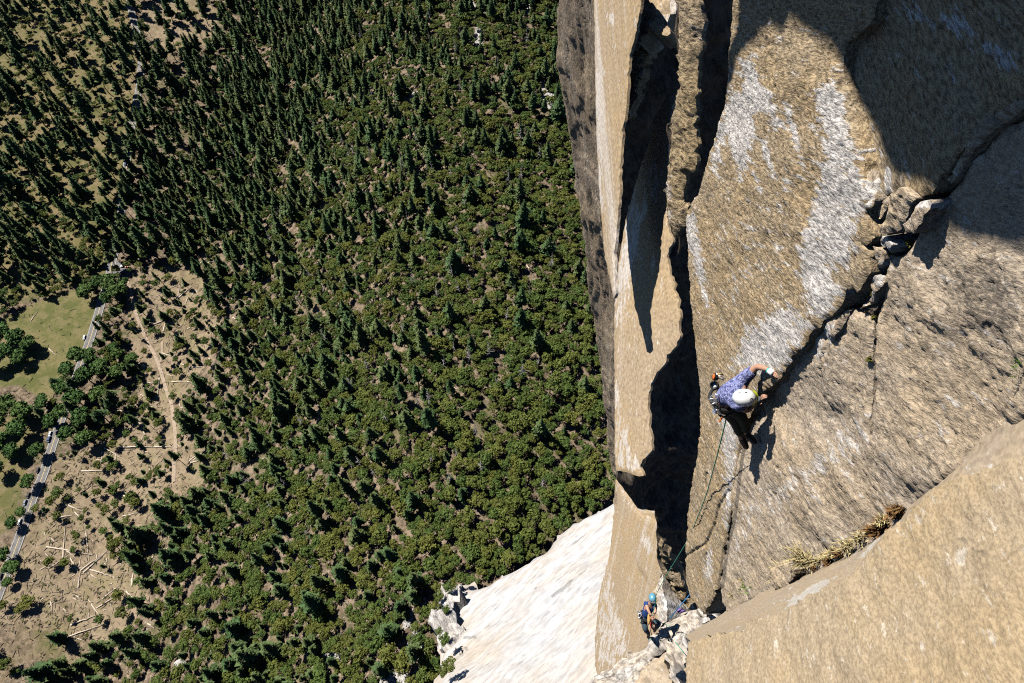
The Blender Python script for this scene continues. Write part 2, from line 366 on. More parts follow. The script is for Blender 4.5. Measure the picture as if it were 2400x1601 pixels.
rock_piece('rock_face', g2, PG, M_GREY, .026, (.045, 1.2, .009, .12, .008, .034, .45), grain_px=(11, 9), thick=.5, rag=.012, seed=8, bulge=lambda u, v, qx, qy: g_lift(u, v, qx, qy) + gg(u, v, qx, qy),
           darks=[([(2180, 640), (2330, 560), (2400, 640), (2400, 800), (2330, 830), (2230, 760)], 60, .75), ([(2150, 480), (2300, 500), (2240, 600), (2160, 620)], 50, .55), (line_poly(g_lines[0], 1.6), 2.5, 1.5), (line_poly([(x + 8, y) for x, y in low_crack], 4), 3, 1.5), ([(2060, 700), (2120, 640), (2100, 760), (2060, 800)], 25, .5), ([(1850, 900), (1950, 800), (2020, 800), (2030, 900), (1980, 1000), (1900, 1010)], 50, .5)],
           stains=[(line_poly([(2192, 498), (2205, 525), (2215, 555), (2226, 575)], 3), 4, .85), (line_poly([(2250, 500), (2270, 520), (2282, 535)], 3), 4, .8), (line_poly([(2138, 625), (2150, 650), (2156, 668)], 3), 4, .85), (line_poly([(2195, 630), (2215, 650), (2235, 672)], 3), 4, .7), (line_poly([(2177, 722), (2182, 738)], 4), 3, .9), (line_poly([(2230, 665), (2245, 700)], 3), 4, .6), ([(1985, 985), (2036, 1000), (2036, 1040), (1900, 1140), (1790, 1200), (1740, 1290), (1715, 1300), (1740, 1190), (1850, 1110), (1930, 1060)], 30, .5),
                   ([(1912, 790), (1935, 770), (1925, 830), (1912, 860), (1903, 830)], 8, .8)], label='pitted brown rock face running to the grassy corner')
# upper face above the blocks
g0 = [(2049, 50), (1990, 106), (1974, 150), (1987, 222), (2003, 282), (2016, 322), (2030, 378), (2048, 466), (2092, 452), (2110, 436), (2132, 448), (2150, 462), (2196, 452), (2215, 420), (2252, 360), (2322, 288), (2410, 222),
      (2560, 130), (2560, -200), (2075, -150)]
rock_piece('rock_face', g0, PG.shift(.035), M_SLAB, .026, (.05, 1.5, .008, .2, .005, .04, .4), grain_px=(6, 12), thick=.5, rag=.015, seed=12,
           stains=[([(2075, 395), (2090, 392), (2086, 455), (2072, 460)], 6, .9), ([(2060, 30), (2200, 60), (2300, 120), (2400, 200), (2390, 120), (2250, 50), (2100, 10)], 30, .6), ([(2020, 60), (2045, 40), (1990, 110), (1980, 130)], 10, .8)], label='upper rock face lying in the deep shadow')
# flake along the shadowed diagonal crack
rock_piece('rock_flake', [(2412, 214), (2340, 250), (2290, 285), (2258, 330), (2232, 385), (2210, 425), (2222, 430), (2260, 365), (2326, 296), (2415, 228)], PG.shift(.07), M_BLOCK, .02, (.02, .4, .012, .12, .006, .05, .6),
           thick=.4, rag=.01, seed=14, roundw=.04, roundd=.04)
# rock in the bottom of the cracks, its colour darkened for shade
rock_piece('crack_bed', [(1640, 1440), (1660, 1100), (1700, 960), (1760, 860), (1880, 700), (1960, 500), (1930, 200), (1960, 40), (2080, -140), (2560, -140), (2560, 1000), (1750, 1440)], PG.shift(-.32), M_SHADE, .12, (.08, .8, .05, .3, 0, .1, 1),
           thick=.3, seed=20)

# the same wall going on beyond the picture
rock_piece('rock_face', [(2535, -260), (3900, -900), (3900, 640), (2900, 860), (2535, 935), (2600, 600)], PG.shift(.0), M_GREY, .07, (.05, 1.2, .02, .2, 0, .1, 1), thick=.5, seed=21)
rock_piece('rock_face', [(1700, -130), (2075, -140), (2545, -190), (3900, -890), (3900, -1700), (1800, -900)], PG.shift(.03), M_SLAB, .09, (.05, 1.2, .02, .2, 0, .1, 1), thick=.5, seed=22)

# blocks wedged in the crack
def zz(lst, ox=1900, oy=350, s=3.92): return [(ox + x / s, oy + y / s) for x, y in lst]
blk = (.022, .3, .010, .1, .005, .03, .8)
for i, (pl, h, lab, st) in enumerate([
    ([(590, 470), (735, 418), (705, 540), (650, 650), (605, 600)], .06, 'small tilted block left of the big wedged block', ()),
    ([(745, 425), (820, 350), (895, 410), (955, 440), (900, 515), (868, 600), (838, 690), (770, 765), (700, 785), (622, 755), (645, 680), (695, 560)], .13, 'largest block wedged in the crack', ()),
    ([(950, 485), (1060, 472), (1108, 492), (1098, 540), (1040, 590), (1000, 680), (970, 765), (900, 785), (822, 770), (872, 620), (908, 545)], .15, 'block with a white top wedged in the crack', [(zz([(935, 490), (1060, 460), (1120, 490), (1110, 545), (1030, 580), (990, 530)]), 4, 1.)]),
    ([(602, 802), (690, 802), (752, 880), (722, 958), (655, 920), (597, 870)], .10, 'small white block below the largest block', [(zz([(590, 790), (700, 790), (760, 880), (720, 970), (590, 880)]), 4, .9)]),
    ([(590, 885), (668, 960), (640, 1060), (602, 1108), (580, 1090)], .08, 'narrow pale block in the crack', ()),
    ([(572, 1142), (650, 1172), (662, 1230), (602, 1330), (520, 1430), (445, 1458), (520, 1350)], .07, 'long pale splinter low in the crack', [(zz([(560, 1130), (670, 1170), (520, 1440), (430, 1460)]), 4, .6)]),
    ([(490, 1500), (585, 1325), (655, 1310), (640, 1390), (600, 1480), (590, 1545)], .0, 'dark block low in the crack', ()),
    ([(515, 600), (600, 640), (600, 700), (560, 760), (505, 690)], .02, 'dark chip beside the blocks', ()),
    ([(372, 20), (450, 0), (472, 180), (520, 340), (560, 460), (540, 540), (492, 578), (467, 430), (432, 320), (372, 180)], .14, 'white flake on the rim of the slab', [(zz([(360, 0), (470, 0), (570, 460), (480, 590), (350, 180)]), 3, 1.)]),
]):
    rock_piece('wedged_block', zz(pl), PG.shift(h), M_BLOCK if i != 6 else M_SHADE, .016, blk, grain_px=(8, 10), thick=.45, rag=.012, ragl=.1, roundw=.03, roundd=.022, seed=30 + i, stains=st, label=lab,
               darks=[(zz([(610, 700), (760, 690), (820, 790), (620, 800)]), 6, .8)] if i == 1 else ())
# pale knob rows along the lower crack rim
rock_piece('rock_flake', [(1930, 757), (1945, 745), (1985, 726), (1975, 760), (1958, 790), (1935, 830), (1926, 870), (1916, 850), (1918, 800)], PG.shift(.06), M_BLOCK, .02, blk, thick=.3, rag=.01, seed=44,
           stains=[([(1920, 740), (1960, 735), (1950, 800), (1920, 860)], 8, .7)])

# near face at the bottom right, its pale rim and the ledge
PF = Plane((-.93, .25, .27), (2399, 1056, 4.3))
rim_lo = [(1611, 1505), (1650, 1492), (1686, 1481), (1738, 1474), (1749, 1455), (1800, 1438), (1853, 1415), (1922, 1378), (1991, 1349), (2014, 1315), (2037, 1286), (2077, 1246), (2117, 1211), (2163, 1167), (2190, 1140), (2226, 1122), (2290, 1108), (2345, 1083), (2399, 1056), (2560, 985)]
rim_hi = [(1606, 1492), (1640, 1470), (1670, 1452), (1726, 1418), (1740, 1410), (1790, 1380), (1864, 1352), (1910, 1332), (1980, 1302), (2004, 1288), (2028, 1275), (2062, 1252), (2104, 1218), (2160, 1161), (2182, 1138), (2232, 1094), (2290, 1039), (2347, 993), (2399, 957), (2560, 850)]
rock_piece('rock_face', rim_lo + [(2700, 1500), (2700, 1900), (1640, 1900), (1618, 1700), (1606, 1601), (1604, 1550)], PF, M_NEAR, .022, (.03, 1.0, .006, .12, .004, .03, .22), grain_px=(4, 14), thick=.5, rag=.022, ragl=.05, roundw=.04, roundd=.02, seed=51,
           stains=[([(2240, 1290), (2260, 1285), (2262, 1330), (2248, 1330)], 5, .8), ([(1990, 1250), (2015, 1290), (1990, 1300)], 6, .6), ([(1810, 1500), (1822, 1495), (1830, 1530), (1818, 1530)], 6, .7), ([(2140, 1200), (2150, 1195), (2160, 1225), (2148, 1225)], 6, .6)], darks=[([(2246, 1262), (2258, 1256), (2270, 1272), (2262, 1280)], 3, 1.2), ([(2288, 1292), (2306, 1286), (2330, 1300), (2310, 1300)], 3, 1.2), ([(2030, 1340), (2062, 1372), (2058, 1380), (2030, 1352)], 5, .8), ([(2150, 1120), (2185, 1150), (2180, 1158)], 6, .7), ([(2270, 1420), (2290, 1450), (2284, 1452)], 4, .9), ([(2340, 1165), (2362, 1180), (2356, 1184)], 3, 1.), ([(2240, 1510), (2250, 1505), (2252, 1515)], 3, 1.)], label='near golden rock face with a ragged rim')
rock_piece('rock_face', [(2545, 996), (3900, 420), (3900, 2900), (1640, 2900), (1625, 1880), (2690, 1885), (2692, 1500)], PF.shift(-.01), M_NEAR, .06, (.03, 1., .01, .2, 0, .1, 1), thick=.5, seed=53)
def loft_band():
    n = len(rim_lo); lo = PF.hit(np.array([p[0] for p in rim_lo], float), np.array([p[1] for p in rim_lo], float))
    hp = np.array(rim_hi, float); hi = PG.shift(-.05).hit(hp[:, 0], hp[:, 1])
    # finer along and across
    ks = np.linspace(0, n - 1, 260); i0 = np.minimum(ks.astype(int), n - 2); f = (ks - i0)[:, None]
    A = lo[i0] * (1 - f) + lo[i0 + 1] * f; B = hi[i0] * (1 - f) + hi[i0 + 1] * f
    w_ = (B - A) - ((B - A) @ PF.n)[:, None] * PF.n; w_ /= np.linalg.norm(w_, axis=1)[:, None]; A = A - PF.n * .035 - w_ * .14
    m = 46; W = np.linspace(0, 1, m); V = []; UV = []
    for j, w in enumerate(W):
        p = A + (B - A) * w
        L = np.cumsum(np.r_[0, np.linalg.norm(np.diff(A, axis=0), axis=1)]); wid = np.linalg.norm(B - A, axis=1) * w
        nn = unit((-.3, .55, .78)); d = .02 * fbm(L / .5, wid / .5, 61, 4) + .006 * fbm(L / .06, wid / .06, 62, 2)
        V.append(p + d[:, None] * nn); UV.append(np.stack([L, wid, 0 * L], 1))
    V = np.concatenate(V); UV = np.concatenate(UV); nA = len(ks); T = []
    for j in range(m - 1):
        for i in range(nA - 1): T.append((j * nA + i, j * nA + i + 1, (j + 1) * nA + i + 1, (j + 1) * nA + i))
    me = fast_mesh('rock_rim', V, np.array(T), [M_BAND], True)
    me.attributes.new('puv', 'FLOAT_VECTOR', 'POINT').data.foreach_set('vector', UV.astype(np.float32).ravel())
    s = np.zeros(len(V), np.float32); qx, qy = pix(V)
    for pl in ([(1835, 1432), (1855, 1400), (1925, 1362), (1960, 1352), (1920, 1385), (1860, 1420)], [(2040, 1275), (2060, 1262), (2030, 1300), (2010, 1310)]):
        s = np.maximum(s, smooth(np.where(inside(qx, qy, pl), 1, -1) * edge_dist(qx, qy, pl), -5, 5))
    me.attributes.new('stain', 'FLOAT', 'POINT').data.foreach_set('value', s.astype(np.float32))
    me.attributes.new('dark', 'FLOAT', 'POINT').data.foreach_set('value', np.zeros(len(V), np.float32))
    ob = put(bpy.data.objects.new('rock_rim', me)); to_parent(ob, cliff); ob['label'] = 'smooth pale rim of the near rock face along the grassy corner'
loft_band()
rock_piece('wedged_block', [(1795, 1352), (1826, 1313), (1862, 1332), (1858, 1352), (1840, 1378), (1815, 1380)], PG.shift(.22), M_GREY, .02, blk, thick=.4, seed=55, roundw=.03, roundd=.02, label='grey wedge block on the grassy ledge')

# ------------------------------------------------------------------ pillars towards the valley
pil = (.03, 2.5, .008, .5, .006, .12, .12)
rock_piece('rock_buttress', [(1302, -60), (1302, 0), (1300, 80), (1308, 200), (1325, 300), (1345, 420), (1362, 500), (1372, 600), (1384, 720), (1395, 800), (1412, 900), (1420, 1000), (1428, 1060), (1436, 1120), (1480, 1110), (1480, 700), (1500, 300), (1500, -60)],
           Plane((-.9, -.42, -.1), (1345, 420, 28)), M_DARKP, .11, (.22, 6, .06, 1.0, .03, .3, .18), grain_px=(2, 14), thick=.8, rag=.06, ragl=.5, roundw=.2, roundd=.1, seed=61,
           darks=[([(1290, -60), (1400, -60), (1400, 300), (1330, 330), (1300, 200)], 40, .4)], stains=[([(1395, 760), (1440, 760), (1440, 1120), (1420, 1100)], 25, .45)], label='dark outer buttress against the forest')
PB = Plane((-.97, -.05, .15), (1440, 200, 15))
b_r = [(1500, 0), (1496, 30), (1488, 80), (1474, 130), (1471, 165), (1466, 230), (1460, 280), (1453, 330), (1450, 400), (1448, 470), (1441, 540), (1437, 600), (1440, 690)]
rock_piece('rock_pillar', [(1390, -60), (1390, 0), (1392, 168), (1394, 306), (1400, 434), (1405, 510), (1414, 602), (1428, 663), (1434, 700)] + b_r[::-1] + [(1506, -60)], PB, M_PILLAR, .055, pil, grain_px=(1, 14), thick=.06, rag=.018, ragl=.12, roundw=.06, roundd=.04, terr=0.,
           stains=[([(1393, 170), (1408, 170), (1412, 500), (1404, 480), (1398, 400)], 6, .85), ([(1420, 30), (1440, 30), (1440, 60), (1425, 60)], 6, .7)], seed=63, label='narrow sunlit pillar beside the dark buttress')
rock_piece('rock_flake', [(1474, 132), (1492, 95), (1500, 120), (1490, 160), (1500, 155), (1494, 200), (1485, 240), (1478, 275), (1468, 280), (1460, 276), (1462, 235), (1468, 165)], Plane((-.5, -.6, .5), (1480, 180, 14.6)), M_ROUGH, .05, (.08, .6, .07, .25, .03, .1, .7), grain_px=(6, 12), thick=.4, rag=.07, ragl=.25, seed=64)
rock_piece('rock_block', [(1500, -60), (1494, 20), (1488, 75), (1500, 108), (1515, 65), (1535, 75), (1552, 82), (1566, 75), (1570, 30), (1576, -60)], Plane((-.6, -.25, .7), (1530, 40, 14)), M_PILLAR, .05, (.12, .8, .06, .25, .02, .1, .6), grain_px=(2, 12), thick=.7, rag=.07, ragl=.25, roundw=.08, roundd=.06, seed=65,
           stains=[([(1490, 0), (1515, 0), (1515, 60), (1492, 90)], 10, .5)], label='rusty roof block above the dark recess')
rock_piece('rock_flake', [(1565, -60), (1584, -60), (1582, 30), (1572, 32), (1568, 20)], Plane((-.8, -.2, .55), (1574, 10, 13)), M_LEDGE, .05, pil, thick=.8, seed=66)
rock_piece('rock_pillar', [(1584, -60), (1584, 60), (1586, 150), (1588, 200), (1583, 215), (1574, 240), (1566, 290), (1562, 340), (1558, 400), (1556, 480), (1558, 530), (1573, 563), (1600, 527), (1604, 488), (1596, 470), (1594, 446), (1604, 408), (1622, 405), (1627, 357), (1624, 306), (1627, 250), (1631, 204), (1625, 150), (1637, 110), (1634, 90), (1640, 66), (1632, 20), (1618, -60)],
           Plane((-.85, -.4, .2), (1605, 250, 11)), M_ROUGH, .035, (.035, .9, .022, .16, .02, .06, .7), grain_px=(10, 9), thick=.08, rag=.04, ragl=.12, roundw=.15, roundd=.08, seed=67, terr=.25,
           stains=[([(1556, 420), (1575, 400), (1580, 480), (1570, 540)], 10, .5)], label='rough knobbly pillar between the two dark clefts')
# the large lit pillar
def p4_bulge(u, v, qx, qy):
    k = (qx - 1500) / 80.; s = smooth(qy, 300, 700)
    xc = np.interp(qy, [300, 480, 700, 1000, 1100], [1560, 1538, 1530, 1492, 1480]); return -.20 * s * np.clip((qx - xc) / 42., 0, 1.2) - .05 * np.clip(-k, 0, 2) ** 2
rock_piece('rock_pillar', [(1582, 215), (1575, 250), (1565, 320), (1558, 420), (1556, 500), (1558, 540), (1566, 562), (1553, 600), (1558, 640), (1566, 662), (1563, 676), (1572, 700), (1570, 716), (1574, 740), (1568, 764), (1571, 780), (1564, 806), (1548, 832), (1544, 850), (1528, 872), (1520, 892), (1514, 920), (1510, 947), (1513, 970), (1511, 999), (1515, 1026), (1514, 1056), (1506, 1066), (1492, 1092), (1500, 1114),
                           (1490, 1116), (1470, 1108), (1450, 1104), (1438, 1102), (1434, 1060), (1434, 900), (1432, 800), (1434, 720), (1440, 660), (1452, 570), (1466, 500), (1490, 420), (1512, 350), (1535, 280), (1560, 220)],
           Plane((-.9, -.1, .35), (1500, 800, 15.7)), M_PILLAR, .06, (.04, 2.2, .008, .45, .006, .12, .12), grain_px=(-1, 14), thick=.06, rag=.022, ragl=.1, roundw=.06, roundd=.04, terr=0., bulge=p4_bulge, seed=71,
           stains=[([(1468, 500), (1500, 470), (1495, 600), (1470, 700), (1445, 760), (1440, 700)], 16, .8), ([(1448, 1100), (1440, 1060), (1455, 960), (1475, 1030), (1500, 1105)], 12, .6), ([(1440, 880), (1460, 950), (1450, 980), (1440, 940)], 6, .8), ([(1505, 380), (1550, 380), (1550, 500), (1500, 520)], 14, .5)],
           darks=[([(1560, 620), (1590, 700), (1590, 800), (1530, 900), (1550, 760)], 20, .45)], label='broad sunlit pillar with an overhanging foot')
# rock behind the clefts, the shade painted in as a darker colour
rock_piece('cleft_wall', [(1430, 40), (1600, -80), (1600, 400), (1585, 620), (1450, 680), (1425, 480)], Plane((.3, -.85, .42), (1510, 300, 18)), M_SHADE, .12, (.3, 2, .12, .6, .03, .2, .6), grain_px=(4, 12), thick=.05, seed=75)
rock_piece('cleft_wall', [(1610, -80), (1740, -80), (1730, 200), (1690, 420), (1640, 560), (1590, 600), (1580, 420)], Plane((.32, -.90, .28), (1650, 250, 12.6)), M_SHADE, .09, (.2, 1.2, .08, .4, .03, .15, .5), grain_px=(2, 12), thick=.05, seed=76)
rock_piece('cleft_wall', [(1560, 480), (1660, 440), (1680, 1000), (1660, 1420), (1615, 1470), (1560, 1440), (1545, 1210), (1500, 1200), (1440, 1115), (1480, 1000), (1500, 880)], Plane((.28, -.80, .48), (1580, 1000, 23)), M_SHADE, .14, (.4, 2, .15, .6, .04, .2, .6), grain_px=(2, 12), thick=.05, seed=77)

# ------------------------------------------------------------------ the lower slabs and the belay ledge
low = [(1441, 1126), (1454, 1128), (1461, 1151), (1474, 1161), (1484, 1187), (1502, 1205), (1520, 1212), (1539, 1217), (1545, 1233), (1554, 1263), (1547, 1290), (1549, 1337), (1533, 1383), (1545, 1440), (1560, 1470), (1500, 1540), (1400, 1600), (1393, 1556), (1395, 1493), (1403, 1406), (1415, 1355), (1425, 1317), (1432, 1270), (1434, 1243), (1440, 1200), (1438, 1177)]
PL = Plane((-.93, -.1, .25), (1450, 1300, 31))
rock_piece('rock_slab', low, PL, M_PILLAR, .11, (.12, 4, .02, .8, .006, .2, .1), grain_px=(-3, 14), thick=.8, rag=.04, ragl=.5, roundw=.12, roundd=.08, terr=0., seed=81,
           stains=[([(1405, 1400), (1425, 1330), (1440, 1400), (1470, 1480), (1480, 1530), (1430, 1560), (1398, 1560)], 14, .6), ([(1500, 1265), (1515, 1255), (1530, 1290), (1520, 1300)], 8, .8), ([(1541, 1222), (1553, 1262), (1546, 1280)], 5, .8)],
           darks=[([(1440, 1150), (1448, 1155), (1447, 1188), (1438, 1178)], 3, .9), ([(1480, 1280), (1495, 1340), (1530, 1385), (1520, 1350), (1500, 1320)], 6, .7)], label='smooth tan slab streaked white behind the belayer')
rock_piece('rock_flake', [(1533, 1385), (1549, 1340), (1553, 1340), (1553, 1380), (1560, 1400), (1565, 1424), (1564, 1456), (1545, 1475), (1532, 1430)], Plane((-.75, .1, .6), (1555, 1420, 22.5)), M_LEDGE, .06, (.08, .8, .04, .3, .02, .1, .5), thick=1.5, rag=.05, ragl=.3, seed=83,
           stains=[([(1550, 1385), (1562, 1405), (1566, 1440), (1552, 1430)], 5, .9)], label='pale flake right behind the belayer')
rock_piece('rock_slope', [(1546, 1266), (1556, 1270), (1566, 1290), (1579, 1317), (1602, 1373), (1612, 1400), (1626, 1412), (1590, 1440), (1563, 1460), (1562, 1424), (1552, 1375), (1550, 1330), (1547, 1300)], Plane((-.42, -.78, .42), (1580, 1360, 22.8)), M_ROUGH, .045, (.08, .8, .06, .25, .03, .09, .35), grain_px=(12, 6), thick=.3, rag=.05, ragl=.3, seed=84,
           darks=[([(1546, 1266), (1626, 1412), (1563, 1460)], 30, .3)], label='ribbed grey slope in the foot of the cleft')
PLED = Plane((-.6, .2, .77), (1560, 1480, 20.6))
rock_piece('rock_ledge', [(1240, 1700), (1320, 1640), (1400, 1577), (1425, 1558), (1486, 1518), (1519, 1497), (1540, 1480), (1563, 1456), (1592, 1431), (1627, 1413), (1650, 1420), (1680, 1440), (1660, 1470), (1612, 1500), (1600, 1520), (1570, 1515), (1540, 1530), (1510, 1560), (1480, 1600), (1440, 1700)], PLED, M_LEDGE, .06, (.18, 1.2, .09, .35, .03, .12, .4), grain_px=(14, -9), thick=2.5, rag=.07, ragl=.4, roundw=.2, roundd=.2, seed=86,
           darks=[([(1590, 1440), (1620, 1430), (1612, 1450), (1595, 1470)], 10, .35), ([(1480, 1560), (1560, 1490), (1566, 1498), (1500, 1552)], 5, .3)], label='pale belay ledge slanting up to the corner')
rock_piece('rock_block', [(1565, 1513), (1580, 1492), (1605, 1490), (1614, 1505), (1608, 1512), (1602, 1528), (1604, 1536), (1592, 1560), (1577, 1577), (1574, 1601), (1570, 1680), (1550, 1680), (1562, 1560)], PLED.shift(.5), M_LEDGE, .05, (.2, .8, .1, .3, .03, .1, .5), grain_px=(3, 14), thick=1.5, rag=.06, ragl=.3, roundw=.2, roundd=.2, seed=87, label='white block at the end of the belay ledge')
rock_piece('rock_block', [(1480, 1600), (1500, 1570), (1535, 1540), (1562, 1525), (1564, 1560), (1572, 1601), (1568, 1690), (1440, 1690)], PLED.shift(.25), M_BAND, .06, (.15, 1, .07, .3, .02, .1, .5), thick=1.5, rag=.05, ragl=.3, roundw=.2, roundd=.15, seed=88)
rock_piece('rock_block', [(1578, 1601), (1592, 1568), (1604, 1545), (1606, 1601), (1610, 1680), (1580, 1680)], PLED.shift(-.6), M_BLOCK, .06, (.15, 1, .07, .3, .02, .1, .5), thick=1.5, rag=.05, ragl=.3, seed=89)
PMID = Plane((-.6, .15, .75), (1660, 1440, 17.2))
for i, pl in enumerate([
    [(1632, 1412), (1648, 1418), (1655, 1440), (1640, 1446), (1622, 1432)],
    [(1660, 1444), (1676, 1420), (1688, 1396), (1706, 1400), (1702, 1424), (1682, 1446), (1664, 1456)],
    [(1694, 1398), (1712, 1385), (1735, 1398), (1728, 1412), (1706, 1420)],
    [(1606, 1462), (1632, 1448), (1660, 1452), (1650, 1470), (1622, 1484), (1606, 1486)],
    [(1628, 1440), (1650, 1444), (1664, 1438), (1668, 1450), (1640, 1456)]]):
    rock_piece('ledge_block', pl, PMID.shift(.1 * i), M_LEDGE, .035, (.08, .5, .05, .2, .02, .08, .5), thick=1.8, rag=.04, ragl=.25, roundw=.12, roundd=.12, seed=92 + i)

# ------------------------------------------------------------------ the white apron far below
ap_edge = [(1440, 1160), (1420, 1174), (1398, 1186), (1362, 1205), (1325, 1225), (1300, 1244), (1283, 1262), (1277, 1279), (1248, 1296), (1219, 1314), (1178, 1333), (1152, 1348), (1136, 1358), (1110, 1366), (1079, 1352), (1055, 1347), (1037, 1346), (1021, 1352), (1018, 1388), (1009, 1407), (1005, 1451), (1012, 1499), (1021, 1547), (1018, 1573), (1008, 1601), (1000, 1700)]
PA = Plane((-.45, .6, .66), (1277, 1279, 348))
rock_piece('rock_apron', ap_edge + [(1500, 1700), (1500, 1250), (1460, 1150)], PA, M_APRON, 1.6, (2.2, 60, .35, 14, .12, 4, .3), grain_px=(-9, 8), thick=30, rag=2.0, ragl=8, roundw=10, roundd=5, seed=101,
           stains=[([(1180, 1340), (1280, 1290), (1400, 1200), (1430, 1260), (1400, 1300), (1300, 1340), (1200, 1400), (1080, 1480), (1070, 1400)], 40, .5)],
           darks=[([(1289, 1399), (1294, 1392), (1318, 1376), (1345, 1356), (1333, 1374), (1305, 1394), (1296, 1400)], 2.5, 1.6), ([(1250, 1380), (1258, 1374), (1262, 1377), (1254, 1383)], 2, 1.2), ([(1085, 1492), (1115, 1490), (1118, 1496), (1088, 1498)], 2, 1.3), ([(1076, 1515), (1100, 1518), (1104, 1526), (1080, 1522)], 2.5, 1.4), ([(1125, 1475), (1140, 1474), (1138, 1478)], 1.5, 1.2), ([(1335, 1275), (1375, 1248), (1378, 1252), (1342, 1280)], 2, .8), ([(1345, 1350), (1380, 1330), (1400, 1310), (1390, 1330), (1360, 1352)], 4, .75), ([(1310, 1345), (1345, 1335), (1340, 1345), (1312, 1352)], 4, .6)], label='huge white granite apron at the foot of the cliff')
rock_piece('rock_apron', [(1021, 1352), (1060, 1350), (1075, 1375), (1068, 1420), (1072, 1470), (1078, 1500), (1070, 1560), (1066, 1700), (1000, 1700), (1006, 1601), (1016, 1573), (1019, 1547), (1010, 1499), (1003, 1451), (1007, 1407), (1016, 1388)], PA.shift(5), M_BROKEN, 1.3, (5, 22, 3.2, 8, 1.4, 3, .7), grain_px=(3, 12), thick=30, rag=3, ragl=8, roundw=7, roundd=6, seed=103,
           darks=[([(1040, 1470), (1075, 1480), (1075, 1560), (1045, 1540)], 10, .5)], label='broken left edge of the white apron')

# ------------------------------------------------------------------ unseen roof overhead, its outline cut to throw the shadow on the wall
def roof():
    edge = [(1690, 250), (1712, 205), (1722, 163), (1737, 136), (1770, 98), (1800, 84), (1808, 66), (1817, 76), (1838, 86), (1853, 56), (1890, 74), (1925, 98), (1950, 116), (1968, 142), (1985, 168), (2012, 212), (2042, 268), (2052, 310), (2070, 352), (2092, 385), (2130, 400), (2160, 420), (2186, 448), (2204, 472), (2260, 488), (2330, 485), (2400, 483), (2560, 470), (2760, 420)]
    e = np.array(edge, float); Q = PG.shift(.1).hit(e[:, 0], e[:, 1])
    up = unit(np.array([0, 0, 1.]) - PG.n * PG.n[2])
    s = 7.0; out = Q - LIGHT * s
    top = out + up * 7 - PG.n * .5
    inn = Q + up * 11.5 + np.array([0, 3.0, 0]) * 0
    n = len(Q); V = np.concatenate([out, top, inn]); Fc = []
    for i in range(n - 1):
        Fc += [(i, i + 1, n + i + 1, n + i), (i + 1, i, 2 * n + i, 2 * n + i + 1), (n + i, n + i + 1, 2 * n + i + 1, 2 * n + i)]
    Fc += [(0, n, 2 * n), (n - 1, 3 * n - 1, 2 * n - 1)]
    me = mesh_from('shadow_roof', V, Fc, [M_SLAB]); ob = put(bpy.data.objects.new('shadow_roof', me)); to_parent(ob, cliff)
    w = np.array(V, np.float32); me.attributes.new('puv', 'FLOAT_VECTOR', 'POINT').data.foreach_set('vector', w.ravel())
roof()
print('cliff', round(time.time() - T0, 1))
# ================================================================== the valley
def gz(x, y):
    return -500 + 125 * smooth(x, -310, -10) + 2.0 * noise2(x / 70., y / 70., 5) * smooth(x, -330, -200)
def ground(px, py):
    d = ray(np.asarray(px, float), np.asarray(py, float)); t = -470 / d[..., 2]
    for _ in range(11):
        p = d * t[..., None]; t = .3 * t + .7 * gz(p[..., 0], p[..., 1]) / d[..., 2]
    p = d * t[..., None]; p[..., 2] = gz(p[..., 0], p[..., 1]); return p
def ground1(px, py): return ground(np.array([px]), np.array([py]))[0]

meadow = [(-60, 780), (30, 735), (110, 700), (190, 675), (222, 690), (225, 730), (205, 790), (180, 840), (150, 890), (110, 945), (40, 900), (-60, 925)]
meadow2 = [(-60, 1010), (60, 960), (110, 985), (60, 1120), (20, 1230), (-60, 1330)]
clearing = [(290, 640), (420, 625), (470, 640), (500, 700), (520, 770), (480, 860), (430, 930), (425, 1020), (480, 1040), (495, 1120), (400, 1180), (250, 1290), (330, 1330), (350, 1400), (310, 1470), (240, 1510), (60, 1470), (-20, 1460), (-10, 1330), (60, 1240), (95, 1190), (120, 1080), (240, 1040), (320, 980), (320, 880), (300, 800), (300, 720)]
clear2 = [(330, 10), (430, -20), (520, 30), (500, 90), (440, 130), (390, 130), (340, 80)]
grassland = [(-80, -60), (330, -60), (330, 330), (270, 640), (180, 680), (-80, 740)]
screes = [([(1115, 60), (1130, 60), (1132, 120), (1118, 130), (1105, 100)], 8), ([(1080, -10), (1095, -10), (1140, 30), (1110, 40)], 10), ([(1220, 0), (1245, 0), (1240, 35), (1222, 30)], 8), ([(975, 1370), (990, 1365), (1000, 1430), (985, 1420)], 6),
          ([(945, 1410), (965, 1440), (985, 1520), (975, 1530), (940, 1440)], 7), ([(900, 1575), (950, 1570), (960, 1620), (880, 1620)], 8), ([(955, 1510), (990, 1500), (1000, 1540), (960, 1540)], 8), ([(760, 1530), (790, 1520), (800, 1545), (770, 1550)], 6), ([(940, 210), (985, 215), (975, 240), (940, 232)], 10), ([(1260, 190), (1300, 190), (1310, 260), (1270, 250)], 14)]
def soft_in(x, y, poly, s):
    poly = np.asarray(poly, float); return smooth(np.where(inside(x, y, poly), 1., -1.) * edge_dist(x, y, poly), -s, s)

